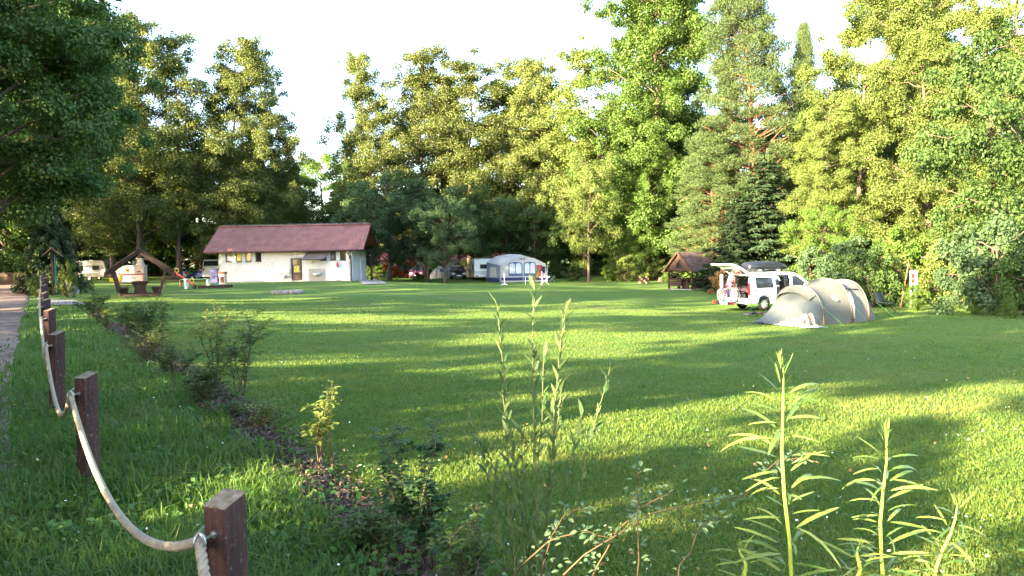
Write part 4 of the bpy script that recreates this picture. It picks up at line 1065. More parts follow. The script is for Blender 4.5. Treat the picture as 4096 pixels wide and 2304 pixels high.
# ------------------------------------------------------------------ grey green tunnel tent
m_tent = M('tent_cloth', (.085, .084, .072), .8, .06, 3, .25, 4, col2=(.105, .103, .088))
m_tent2 = M('tent_cloth_pale', (.135, .125, .11), .75, .05, 3, .15, 5)
m_tent3 = M('tent_cloth_porch', (.07, .08, .078), .75, .05, 3, .15, 5)
m_green = M('guy_line', (.06, .25, .06), .6, .1, 9)
def tunnel_tent():
    az = R(33); ax = Vector((math.cos(az), math.sin(az), 0))
    g = GD(3190, 27.8)                     # axis point under the first hoop
    t = thing('tunnel_tent', 'grey green tunnel tent with three hoops pitched in front of the white van', 'tent', g, az)
    def zl(x, y):                          # ground height in tent coordinates
        q = Matrix.Rotation(az, 4, 'Z') @ Vector((x, y, 0)); return z1(g.x + q.x, g.y + q.y) - g.z
    def hoop(x, w, h, n=28, lean=0.0, p=.82):
        out = []
        for i in range(n + 1):
            s = math.pi * i / n
            y = -w / 2 * math.copysign(abs(math.cos(s)) ** p, math.cos(s)); z = h * math.sin(s) ** p if 0 < i < n else 0
            out.append((x + lean * z, y, z + zl(x, y) * (1 - z / max(h, .01))))
        return out
    def sect(hs, name, mat):
        m = MB(); m.loft(hs, False, False); o = m.build(name, mat, t, True, recalc=False); return o
    st = [(0, 2.15, 1.38), (.35, 2.12, 1.34), (.8, 2.13, 1.37), (1.25, 2.2, 1.49), (1.6, 2.3, 1.6)]
    mid = sect([hoop(*s) for s in st], 'living_section', m_tent)
    s2 = [(1.6, 2.3, 1.6), (1.9, 2.18, 1.5), (2.2, 2.1, 1.42), (2.5, 2.1, 1.45), (2.8, 2.15, 1.52)]
    bed = sect([hoop(*s) for s in s2], 'sleeping_section', m_tent2)
    s3 = [(2.8, 2.15, 1.52), (3.0, 2.05, 1.4), (3.3, 1.9, 1.02), (3.6, 1.7, .5), (3.85, 1.5, .02)]
    sect([hoop(*s) for s in s3], 'tail_section', m_tent2)
    # front porch: cloth running down from the first hoop to a straight hem
    fr = hoop(0, 2.15, 1.38)
    hem = [(-1.72 + .25 * abs(2 * i / 28 - 1), -1.0 + 2.0 * i / 28, 0) for i in range(29)]
    hem = [(x, y, zl(x, y) + .04) for x, y, z in hem]
    rows = []
    for k in range(9):
        u = k / 8
        rows.append([tuple(Vector(a).lerp(Vector(b), u) - Vector((0, 0, .13 * math.sin(math.pi * u) * (Vector(a).z / 1.42)))) for a, b in zip(fr, hem)])
    sect(rows, 'porch', m_tent3)
    m = MB()
    hd = []
    for u in (0, .12, .22):                # small hood over the porch
        hd.append([tuple(Vector(a).lerp(Vector(b), u * .9) + Vector((-.06, 0, .045))) for a, b in list(zip(fr, hem))[7:22]])
    m.loft(hd, False, False); m.build('porch_hood', m_tent, t, True, recalc=False)
    for x, w, h, nm in ((0, 2.15, 1.38, 0), (1.6, 2.3, 1.6, 1), (2.8, 2.15, 1.52, 2)):
        m = MB(); m.tube([Vector(q) * 1.0 + Vector((0, 0, .012)) if 0 < i < 28 else Vector(q) for i, q in enumerate(hoop(x, w + .05, h + .015))], .022, 6)
        m.build('pole_sleeve', M('pole_sleeve', (.13, .125, .105), .7, .1, 6), t, True)
        m = MB(); hp = hoop(x, w + .09, h + .03); m.tube(hp[:4], .022, 6); m.build('orange_pole_tab', M('tab_orange', (.11, .03, .016), .6, .1, 6), t, True)
    # inner door panel seam and mud flap on the sleeping part
    def onside(x, w, h, s, o=.02):
        yy = -w / 2 * abs(math.cos(s)) ** .82; zz = h * math.sin(s) ** .82
        return Vector((x, yy - o * math.cos(s), zz + o * math.sin(s)))
    m = MB(); pts = [onside(1.72, 2.27, 1.6, s) for s in (.02, .2, .4, .6, .75)] + [onside(1.9, 2.18, 1.5, .93), onside(2.3, 2.12, 1.43, .93), onside(2.62, 2.12, 1.47, .86)]
    m.tube(pts, .022, 6); m.build('door_seam', m_tent, bed, True)
    m = MB(); m.tube([onside(1.74, 2.27, 1.6, s, .035) for s in (.05, .3, .5, .68)], [.03, .05, .05, .03], 8); m.build('rolled_door', M('tent_white', (.62, .6, .56), .8, .08, 5), bed, True)
    # round emblem with a lantern
    c = onside(.92, 2.14, 1.46, .62, .012); n_ = Vector((0, -math.cos(.72), math.sin(.72))).normalized()
    m = MB(); m.disc(c, n_, .15, 24, .01); em = m.build('emblem', m_white, mid)
    up = (Vector((0, 0, 1)) - n_ * n_.z).normalized(); ri = up.cross(n_)
    m = MB()
    def pt(u, v): return tuple(c + n_ * .008 + ri * u + up * v)
    m.poly([pt(-.035, .075), pt(.035, .075), pt(.055, .045), pt(-.055, .045)]); m.poly([pt(-.02, .035), pt(.02, .035), pt(.028, -.01), pt(-.028, -.01)]); m.poly([pt(-.03, -.03), pt(.03, -.03), pt(.034, -.075), pt(-.034, -.075)])
    m.poly([pt(-.10, .02), pt(-.06, .02), pt(-.06, .012), pt(-.10, .012)]); m.poly([pt(.06, .02), pt(.10, .02), pt(.10, .012), pt(.06, .012)])
    m.build('emblem_mark', m_black, em, recalc=False)
    m = MB()
    for p0, p1 in (((2.9, -.6, 1.2), (4.5, -1.2, 0)), ((0, -.95, .75), (-.15, -2.0, 0)), ((1.6, -1.0, .9), (1.5, -1.9, 0)), ((-.9, -.6, .7), (-1.9, -1.7, 0)), ((0, .4, 1.3), (-.6, 2.6, 0))):
        m.tube([p0, (p1[0], p1[1], zl(p1[0], p1[1]) + .01)], .0045, 5)
    m.build('guy_ropes', m_green, t)
    for i in (0,):
        m = MB(); m.loft([[(-1.9 + .05 * i, y, .04 + zl(-1.9, y)) for y in (-1, 1)] for i in (0, 1)], False, False)
    return t, g, az
TT, TG, TAZ = tunnel_tent()
def chair_small():
    g = GD(3545, 33.5); t = thing('camping_chair', 'dark low folding chair standing behind the tail of the tent', 'chair', g, R(30))
    m = MB()
    for a, b in (((-.28, -.25, 0), (.28, -.25, .42)), ((.28, -.25, 0), (-.28, -.25, .42)), ((-.28, .25, 0), (.28, .25, .42)), ((.28, .25, 0), (-.28, .25, .42)), ((-.28, .25, .4), (-.3, .4, .85)), ((.28, .25, .4), (.3, .4, .85))): m.cyl(a, b, .012, None, 6)
    m.build('frame', m_black, t)
    m = MB(); m.loft([[(-.28, -.27, .42), (0, -.27, .37), (.28, -.27, .42)], [(-.28, .25, .4), (0, .25, .34), (.28, .25, .4)], [(-.3, .42, .86), (0, .45, .83), (.3, .42, .86)]], False, False)
    o = m.build('canvas', M('chair_green', (.03, .05, .045), .8, .1, 8), t, True); so = o.modifiers.new('th', 'SOLIDIFY'); so.thickness = .015
chair_small()
def shoes():
    g = G(3035, 1297)
    for i in (0, 1):
        m = MB(); m.loft([[(x, y * w, z * h) for y, z in ((-1, 0), (1, 0), (.9, .7), (.3, 1), (-.3, 1), (-.9, .7))] for x, w, h in ((0, .035, .07), (.08, .04, .08), (.16, .045, .05), (.25, .04, .04), (.28, .02, .03))])
        o = m.build('shoe', m_black, None, True); o.location = g + Vector((.12 * i, .1 * i, .01)); o.rotation_euler = (0, 0, .5 * i)
        tag(o, ['black shoe left on the grass in front of the tent', 'second black shoe lying just behind the first one'][i], 'shoe', 'pair of shoes on the lawn')
shoes()
# ------------------------------------------------------------------ the sunbather
m_skin = M('skin', (.40, .24, .165), .55, .06, 6, spec=.3)
def person():
    a, b = G(3148, 1302), G(3312, 1319)
    az = math.atan2(b.y - a.y, b.x - a.x)
    t = thing('person', 'person sunbathing on their back on a white towel, knees up and one hand raised', 'person', a + Vector((0, 0, .035)), az)
    K = {}; vs = []; es = []; rad = []
    def v(n, p, r, link=None):
        K[n] = len(vs); vs.append(p); rad.append(r)
        if link: es.append((K[link], K[n]))
    v('pelvis', (.84, 0, .11), (.15, .10)); v('waist', (.66, 0, .12), (.125, .095), 'pelvis'); v('chest', (.44, 0, .13), (.16, .115), 'waist'); v('collar', (.27, 0, .12), (.12, .075), 'chest')
    v('neck', (.17, 0, .115), (.05, .05), 'collar'); v('jaw', (.10, 0, .13), (.062, .07), 'neck'); v('skull', (-.02, 0, .13), (.078, .09), 'jaw'); v('crown', (-.07, 0, .125), (.055, .06), 'skull')
    for s, n in ((-1, 'n'), (1, 'f')):
        v('hip' + n, (.90, s * .10, .12), (.085, .085), 'pelvis'); v('thigh' + n, (1.02, s * .11, .30), (.075, .075), 'hip' + n); v('knee' + n, (1.15, s * .11, .46 - .02 * (s < 0)), (.056, .056), 'thigh' + n)
        v('calf' + n, (1.24, s * .115, .27), (.055, .055), 'knee' + n); v('ankle' + n, (1.32, s * .12, .08), (.038, .038), 'calf' + n); v('toe' + n, (1.50, s * .13, .045), (.035, .025), 'ankle' + n)
        v('shoulder' + n, (.30, s * .19, .12), (.058, .058), 'collar')
    v('elbowf', (.52, .30, .08), (.04, .04), 'shoulderf'); v('wristf', (.47, .24, .30), (.028, .028), 'elbowf'); v('palmf', (.455, .235, .37), (.036, .02), 'wristf')
    v('elbown', (.10, -.34, .07), (.04, .04), 'shouldern'); v('wristn', (-.08, -.17, .07), (.028, .028), 'elbown'); v('palmn', (-.11, -.10, .07), (.036, .022), 'wristn')
    me = bpy.data.meshes.new('body'); me.from_pydata(vs, es, [])
    o = bpy.data.objects.new('body', me); COL.objects.link(o)
    o.modifiers.new('skin', 'SKIN')
    for i, r in enumerate(rad): me.skin_vertices[0].data[i].radius = r
    me.skin_vertices[0].data[0].use_root = True
    sb = o.modifiers.new('sub', 'SUBSURF'); sb.levels = 2; sb.render_levels = 2
    dg = bpy.context.evaluated_depsgraph_get(); dg.update()
    m2 = bpy.data.meshes.new_from_object(o.evaluated_get(dg))
    o.modifiers.clear(); o.data = m2; o.parent = t
    # fingers, nose and ears join the same mesh
    q = MB()
    for hand, sx in (((.452, .235, .39), 1), ((-.125, -.07, .07), -1)):
        H = Vector(hand)
        for k in range(5):
            ln = (.05, .075, .082, .076, .06)[k]; off = (k - 2) * .017
            if sx > 0: p = [H + Vector((0, off, 0)), H + Vector((-.012, off * 1.3, ln * .5)), H + Vector((-.035, off * 1.4, ln * .92))]
            else: p = [H + Vector((off, 0, 0)), H + Vector((off * 1.2, ln * .5, -.006)), H + Vector((off * 1.2, ln * .95, -.02))]
            if k == 0: p = [p[0] + Vector((0, -.012, -.03)) if sx > 0 else p[0] + Vector((-.012, -.03, 0)), p[1] + Vector((.01, -.015, -.02)), p[2] + Vector((.015, -.02, -.015))]
            q.tube(p, [.0095, .009, .0065], 6)
    q.loft([[(.03 + x, y, .215 + z) for x, y, z in ((.02, -.014, 0), (-.03, -.006, 0), (-.03, .006, 0), (.02, .014, 0))], [(.045, -.006, .24), (.02, -.003, .228), (.02, .003, .228), (.045, .006, .24)]])
    for s in (-1, 1): q.ball((.01, s * .082, .13), (.03, .012, .02), 8, 6)
    bm = bmesh.new(); bm.from_mesh(m2); k0 = MB()
    tmp = bpy.data.meshes.new('tmp'); tmp.from_pydata(q.v, [], q.f); bm.from_mesh(tmp); bm.to_mesh(m2); bm.free(); bpy.data.meshes.remove(tmp)
    m2.polygons.foreach_set('use_smooth', [True] * len(m2.polygons)); m2.materials.clear(); m2.materials.append(m_skin)
    m = MB(); m.ball((-.045, 0, .115), (.085, .088, .09), 14, 9, .05, random.Random(1)); m.build('hair', M('hair_brown', (.10, .045, .03), .7, .3, 30), t, True)
    m = MB()
    for s in (-1, 1): m.ball((.035, s * .03, .205), (.012, .016, .008), 8, 5)
    m.build('sunglasses', m_black, t)
    m = MB(); m.loft([[(x, y * w, .11 + z * h) for y, z in [(math.cos(k * .5236), math.sin(k * .5236)) for k in range(12)]] for x, w, h in ((.73, .145, .112), (.80, .16, .118), (.88, .168, .118), (.94, .165, .12))]); m.build('shorts', M('shorts_pale', (.55, .52, .5), .8, .1, 8), t, True)
    m = MB(); m.loft([[(x, y * w, .125 + z * h) for y, z in [(math.cos(k * .5236), math.sin(k * .5236)) for k in range(12)]] for x, w, h in ((.30, .155, .09), (.36, .175, .12), (.46, .178, .127), (.6, .145, .11), (.72, .143, .11))]); m.build('shirt', M('shirt_white', (.5, .48, .46), .85, .05, 8), t, True)
    # towel
    m = MB(); rows = []
    rr = random.Random(4); R3 = Matrix.Rotation(az, 3, 'Z')
    for i in range(15):
        x = -.25 + 1.85 * i / 14; row = []
        for j in range(7):
            y = -.42 + .84 * j / 6; p = a + R3 @ Vector((x, y, 0)); row.append((p.x, p.y, z1(p.x, p.y) + .028 + .012 * rr.random()))
        rows.append(row)
    m.loft(rows, False, False); o = m.build('towel', M('towel_white', (.42, .41, .40), .95, .05, 10, .3, 80), None, True)
    so = o.modifiers.new('th', 'SOLIDIFY'); so.thickness = .012
    tag(o, 'white towel spread on the lawn under the sunbather', 'towel')
    m = MB(); m.ball((.03, -.05, .06), (.14, .24, .05), 14, 8, .05, rr); o = m.build('pillow', M('pillow_lilac', (.5, .46, .52), .9, .1, 8), None, True); o.location = a + Vector((-.08, 0, -.01)); o.rotation_euler = (0, 0, az)
    tag(o, 'pale lilac cushion under the head of the sunbather', 'pillow')
person()

# ------------------------------------------------------------------ caravans and awning
m_cara = M('caravan_white', (.72, .72, .69), .4, .05, 2)
m_cara2 = M('caravan_beige', (.30, .28, .255), .5, .08, 2)
m_stripe = M('stripe_blue', (.10, .15, .28), .5, .05, 4)
def caravan(label, loc, rz, L, W, Hh, mat, rear_first=True):
    t = thing('caravan', label, 'caravan', loc, rz)
    pr = [(.1, .42), (0, .9), (.06, 1.7), (.22, Hh - .12), (.45, Hh), (L - .5, Hh), (L - .25, Hh - .15), (L, 1.3), (L - .08, .9), (L - .35, .42)]
    m = MB(); m.prism([(x, z) for x, z in pr], 'y', -W / 2, W / 2); m.build('body', mat, t, bevel=.07)
    for sd in (-1, 1):
        for z, h_ in ((1.0, .05), (Hh - .42, .03)):
            s = MB(); s.box(L / 2, sd * (W / 2 + .006), z, L - .3, .012, h_); s.build('stripe', m_stripe if mat is m_cara else m_alu, t)
        for x0, w_ in ((L * .27, .85), (L * .7, .7)):
            s = MB(); s.box(x0, sd * (W / 2 + .012), 1.5, w_, .03, .5); s.build('window', m_glass, t, bevel=.04)
        w = MB(); w.torus((L * .46, sd * (W / 2 - .1), .3), (0, 1, 0), .2, .09, 18, 7); wh = w.build('wheel', m_rubber, t, True)
        w = MB(); w.cyl((L * .46, sd * (W / 2 - .16), .3), (L * .46, sd * (W / 2 - .02), .3), .15, None, 12); w.build('rim', m_alu, wh)
    s = MB(); s.box(-.0 + .035, 0, 1.62, .05, .95, .48); s.build('rear_window', m_glass, t, bevel=.03)
    s = MB(); s.box(.02, 0, 1.02, .04, W * .98, .06); s.box(.02, 0, .86, .04, W * .98, .04); s.build('rear_stripe', m_stripe, t)
    s = MB(); s.box(.03, 0, .56, .1, W * .94, .22); bp = s.build('rear_panel', mat, t, bevel=.02)
    for y in (-.78, .78):
        s = MB(); s.box(-.03, y * W / 2.1, .56, .04, .3, .14); s.build('taillight', m_redlamp, bp)
    s = MB(); s.box(-.03, 0, .55, .03, .5, .12); s.build('number_plate', m_white, bp)
    s = MB(); s.bar((L - .3, .4, .42), (L + 1.2, 0, .42), .06, .08); s.bar((L - .3, -.4, .42), (L + 1.2, 0, .42), .06, .08); s.cyl((L + .9, 0, .42), (L + .9, 0, .02), .04); s.build('tow_bar', m_metal, t)
    s = MB(); s.box(L * .5, 0, Hh + .03, .5, .5, .07); s.build('roof_vent', m_white, t, bevel=.02)
    return t
caravan('white caravan with blue stripes showing its tail beside the awning', GD(1938, 84), R(100), 5.4, 2.25, 2.5, m_cara)
caravan('small old beige caravan side on behind the tree trunk at the left', GD(446, 88), R(176), 4.5, 2.0, 2.35, m_cara2)
m_aw_grey = M('awning_grey', (.34, .35, .365), .85, .05, 3); m_aw_blue = M('awning_blue', (.06, .095, .19), .85, .08, 4); m_aw_navy = M('awning_navy', (.02, .03, .10), .85, .08, 4)
m_aw_win = M('awning_curtain', (.40, .44, .50), .5, .15, 12, stretch=(9, 1, .5)); m_aw_mid = M('awning_midblue', (.17, .215, .29), .8, .08, 4)
def awning():
    d = 80.0; g = GD(2003, d)
    t = thing('awning_tent', 'grey and blue awning tent with two arched curtained windows beside the caravan', 'awning', g, R(-3))
    def X(px): return (px - 2003) / 37.5
    def Z(py): return (1136 - py) / 37.5
    e0, pk, e1, w1 = Z(1069), Z(1031), Z(1064), X(2192)
    front = [(0, 0), (.06, e0), (X(2050), Z(1047)), (X(2095), pk), (X(2140), Z(1042)), (X(2183), e1), (w1, 0)]
    dp = Vector((-1.75, 2.6, 0))
    m = MB(); m.poly([(x, 0, z) for x, z in front]); m.build('front_wall', m_aw_grey, t)
    m = MB(); m.poly([(0, 0, 0), (.06, 0, e0), (.06 + dp.x, dp.y, e0 + .4), (dp.x, dp.y, 0)]); m.build('side_wall', m_aw_mid, t, recalc=False); m = MB(); m.poly([(w1, 0, 0), (X(2183), 0, e1), (X(2183) + dp.x, dp.y, e1 + .3), (w1 + dp.x, dp.y, 0)]); m.build('side_wall', m_aw_mid, t, recalc=False)
    m = MB(); m.loft([[(x, -.06, z + .02) for x, z in front[1:-1]], [(x + dp.x, dp.y, z + .02 + (.45 if i != 2 else .2)) for i, (x, z) in enumerate(front[1:-1])]], False, False); m.build('roof', m_aw_grey, t, recalc=False)
    def panel(nm, mat, x0, x1, z0, z1_, arch=False, off=.012, parent=t):
        m = MB()
        if arch:
            pts = [(x0, z0), (x1, z0)] + [((x0 + x1) / 2 + (x1 - x0) / 2 * math.cos(k * math.pi / 10), z1_ - .32 + .32 * math.sin(k * math.pi / 10) ** .7) for k in range(11)]
        else: pts = [(x0, z0), (x1, z0), (x1, z1_), (x0, z1_)]
        m.poly([(x, -off, z) for x, z in pts]); return m.build(nm, mat, parent)
    for a, b in ((2035, 2091), (2096, 2145)):
        w = panel('window', m_aw_blue, X(a), X(b), Z(1112), Z(1055), True)
        panel('curtain', m_aw_win, X(a) + .1, X((a + b) / 2) - .04, Z(1101), Z(1060), True, .02, w); panel('curtain', m_aw_win, X((a + b) / 2) + .04, X(b) - .1, Z(1101), Z(1060), True, .02, w)
    panel('skirt', m_aw_navy, X(2004), X(2190), Z(1129), Z(1117), False, .016); panel('mud_flap', M('awning_flap', (.3, .3, .3), .9, .1, 5), X(2002), X(2192), 0.0, Z(1131), False, .022)
    m = MB(); m.poly([(X(2075), -.02, Z(1043)), (X(2090), -.02, Z(1048)), (X(2107), -.02, Z(1043)), (X(2092), -.02, Z(1038))]); m.build('peak_vent', m_aw_blue, t)
    f = lambda u, z: (dp.x * u - .012, dp.y * u, z)
    m = MB(); m.poly([f(.1, .0), f(.95, .0), f(.95, .45), f(.1, .45)]); m.build('side_skirt', m_aw_navy, t)
    m = MB(); m.poly([(x - .012, y, z) for x, y, z in (f(.25, .55), f(.75, .55), f(.7, 1.65), f(.3, 1.6))]); m.build('side_window', m_aw_win, t)
    m = MB()
    for x in (.03, X(2091) + .05, w1 - .05): m.cyl((x, -.03, 0), (x, -.03, e0 if x != X(2091) + .05 else pk), .02)
    m.cyl((0, -.03, e0), (X(2095), -.03, pk), .02); m.cyl((X(2095), -.03, pk), (X(2183), -.03, e1), .02); m.build('poles', m_alu, t)
    # things around the awning
    def at(px, py): return G(px, py)
    q = at(2018, 1139); s = thing('stand_pole', 'white pole standing on a flat foot in front of the awning', 'pole', q)
    m = MB(); m.cyl((0, 0, 0), (0, 0, 1.05), .035); m.build('pole', m_white, s); m = MB(); m.box(0, 0, .03, .55, .3, .06); m.build('foot', m_white, s, bevel=.02)
    q = at(2120, 1139); s = thing('camping_table', 'white camping table in front of the second awning window', 'table', q)
    m = MB(); m.box(0, 0, .7, 1.0, .6, .04); m.build('table_top', m_stripe, s)
    for x in (-.42, .42):
        for y in (-.24, .24):
            m = MB(); m.cyl((x, y, 0), (x, y, .68), .02); m.build('leg', m_white, s)
    q = at(2178, 1138); s = thing('camping_table', 'small folding table at the right corner of the awning', 'table', q)
    m = MB(); m.box(0, 0, .72, .95, .55, .035); m.build('table_top', m_white, s)
    m = MB()
    for a, b in ((-.4, .4), (.4, -.4)): m.cyl((a, -.2, 0), (b, -.2, .7), .018); m.cyl((a, .2, 0), (b, .2, .7), .018)
    m.build('folding_legs', m_alu, s)
    q = at(2208, 1127); s = thing('camping_table', 'green topped folding stool table right of the awning in the shade', 'table', q)
    m = MB(); m.box(0, 0, .62, .8, .5, .035); m.build('table_top', M('top_green', (.10, .22, .14), .6, .1, 5), s)
    m = MB()
    for a, b in ((-.3, .3), (.3, -.3)): m.cyl((a, -.2, 0), (b, -.2, .6), .016); m.cyl((a, .2, 0), (b, .2, .6), .016)
    m.build('folding_legs', m_alu, s)
    q = P(2157, 1088, d - .35); m = MB()
    m.loft([[(x + .08 * k, .03 * (j % 2), .75 - 1.45 * k) for j, x in enumerate((-.32, -.1, .1, .3))] for k in (0, .33, .66, 1)], False, False)
    o = m.build('beach_towel', M('towel_print', (.09, .012, .13), .9, .2, 1.3, col2=(.40, .08, .04)), None, True, recalc=False); o.location = q; so = o.modifiers.new('th', 'SOLIDIFY'); so.thickness = .02
    tag(o, 'purple and orange beach towel hanging on the awning front', 'towel')
    q = P(2174, 1078, d - .3); m = MB(); m.loft([[(x, 0, .35) for x in (-.16, .16)], [(x, .02, -.35) for x in (-.14, .14)]], False, False); o = m.build('dark_cloth', m_black, None, recalc=False); o.location = q; so = o.modifiers.new('th', 'SOLIDIFY'); so.thickness = .02
    tag(o, 'dark purple cloth hanging at the right eave of the awning', 'cloth')
    q = at(2168, 1140); m = MB(); m.cyl((0, 0, 0), (0, 0, 1.15), .03); m.cyl((0, 0, 1.15), (0, 0, 1.2), .05); o = m.build('white_post', m_white, None); o.location = q; tag(o, 'thin white post under the purple towel', 'post')
awning()
def dome_tent():
    d = 92; g = GD(1776, d)
    t = thing('dome_tent', 'pale grey dome tent half hidden by the tree trunk', 'tent', g, R(-5))
    rings = []
    for i in range(13):
        u = -1 + 2 * i / 12; ww = 1.65 * math.sqrt(max(0.0, 1 - u * u * .96)); hh = 1.65 * (1 - abs(u) ** 2.2) + .03
        rings.append([(u * 1.9, -ww * math.cos(math.pi * k / 12), hh * math.sin(math.pi * k / 12) ** .8) for k in range(13)])
    m = MB(); m.loft(rings, False, False); m.build('canopy', M('dome_cloth', (.40, .38, .35), .85, .06, 3), t, True, recalc=False)
    m = MB()
    for i in (4, 6, 8): m.tube([Vector(p) * 1.01 for p in rings[i]], .025, 5)
    m.build('poles', m_aw_blue, t, True)
    m = MB(); m.loft([[(-.25 + .55 * k, -1.62 + .02, 0) for k in (0, 1)], [(-.2 + .45 * k, -1.45, 1.2) for k in (0, 1)]], False, False); m.build('door_panel', m_aw_blue, t, recalc=False)
dome_tent()

# ------------------------------------------------------------------ picnic shelters
m_shingle = M('shingle_roof', (.04, .025, .025), .85, .35, 2.2, .6, 12, col2=(.085, .058, .057), stretch=(1, 1, 3))
def picnic_hut():
    g = GD(2768, 56.0); t = thing('picnic_hut', 'brown wooden picnic hut with shingle gable roof at the right wood edge', 'hut', g, R(27))
    L, W, e, r = 3.0, 2.9, 1.5, 2.85            # local x along the ridge, y away from the camera
    ov = .28
    for s in (0, 1):
        m = MB(); y0, y1_ = (-ov, W / 2 + .0) if s == 0 else (W + ov, W / 2)
        m.loft([[(x, y0, e - .13) for x in (-.15, L + .2)], [(x, y1_, r) for x in (-.15, L + .2)]], False, False)
        o = m.build('roof_slope', m_shingle, t, recalc=False); so = o.modifiers.new('th', 'SOLIDIFY'); so.thickness = .06; so.offset = 0
    for x in (-.2, L + .24):
        m = MB(); m.bar((x, -ov - .02, e - .17), (x, W / 2, r + .02), .05, .16, (0, -.7, .7)); m.bar((x, W + ov + .02, e - .17), (x, W / 2, r + .02), .05, .16, (0, .7, .7)); m.build('barge_board', m_wood_mid, t)
    for x in (.02, L - .02):
        m = MB()
        for k in range(10):
            z0, z1_ = e + .02 + k * .115, e + .13 + k * .115; w0 = (r - z0) / (r - e) * W / 2
            if x < 1 and .1 < k * .115 < .75:
                c = max(0, (.78 - (k * .115)) * .55)
                for sg in (-1, 1): m.box(x, W / 2 + sg * (w0 + c) / 2, (z0 + z1_) / 2, .05, max(.02, w0 - c), .108)
            else: m.box(x, W / 2, (z0 + z1_) / 2, .05, 2 * w0, .108)
        m.build('gable_boards', m_wood_mid, t)
    m = MB(); m.prism([(W / 2 - .55, e + .06), (W / 2 + .55, e + .06), (W / 2, e + .85)], 'x', .1, .13); m.build('gable_dark_panel', m_black, t)  # black panel behind the board gap stands in for the dark inside
    for x in (.1, L - .1):
        for y in (.1, W - .1):
            m = MB(); m.box(x, y, e / 2, .13, .13, e + .05); m.build('post', m_wood_dark, t)
    m = MB()
    for y in (.1, W - .1): m.bar((0, y, e), (L, y, e), .12, .14)
    for x in (.1, L - .1): m.bar((x, 0, e + .0), (x, W, e + .0), .12, .12)
    m.build('tie_beam', m_wood_mid, t)
    for nm, segs in (('railing', [((.1, W - .1), (L - .1, W - .1)), ((L - .1, .1), (L - .1, W - .1)), ((.1, W - .1), (.1, W * .45)), ((1.15, .1), (L - .1, .1))]),):
        for (xa, ya), (xb, yb) in segs:
            m = MB()
            for z in (.35, .55, .75): m.bar((xa, ya, z), (xb, yb, z), .04, .15)
            n = max(1, round(math.hypot(xb - xa, yb - ya) / 1.3))
            for k in range(n):
                p = [(xa + (xb - xa) * u / n, ya + (yb - ya) * u / n) for u in (k, k + 1)]
                m.bar((*p[0], .85), (*p[1], e - .05), .05, .07); m.bar((*p[0], e - .05), (*p[1], .85), .05, .07)
            m.build(nm, m_wood_dark, t)
    m = MB(); m.box(L / 2, W / 2, .02, L + .1, W + .1, .08); m.build('floor_slab', m_concrete, t)
    # table and benches inside
    q = Matrix.Translation(g) @ Matrix.Rotation(R(27), 4, 'Z')
    tb = thing('picnic_table', 'dark wooden table inside the picnic hut', 'table', (0, 0, 0)); tb.matrix_world = q
    m = MB()
    for k in range(4): m.box(L / 2 - .1, W / 2 - .38 + k * .25, .76, 2.2, .22, .06)
    m.build('table_top', m_wood_dark, tb)
    for x in (.6, L - .8):
        m = MB(); m.box(x, W / 2, .4, .12, .7, .68); m.build('leg', m_wood_dark, tb)
    for y, nm in ((.55, 'front'), (W - .55, 'rear')):
        b = thing('bench', 'dark plank bench on the %s side of the hut table' % nm, 'bench', (0, 0, 0), 0, 'benches in the picnic hut'); b.matrix_world = q
        m = MB(); m.box(L / 2 - .1, y, .46, 2.1, .3, .06); m.build('seat', m_wood_dark, b)
        for x in (.7, L - .9):
            m = MB(); m.box(x, y, .25, .1, .26, .38); m.build('leg', m_wood_dark, b)
picnic_hut()
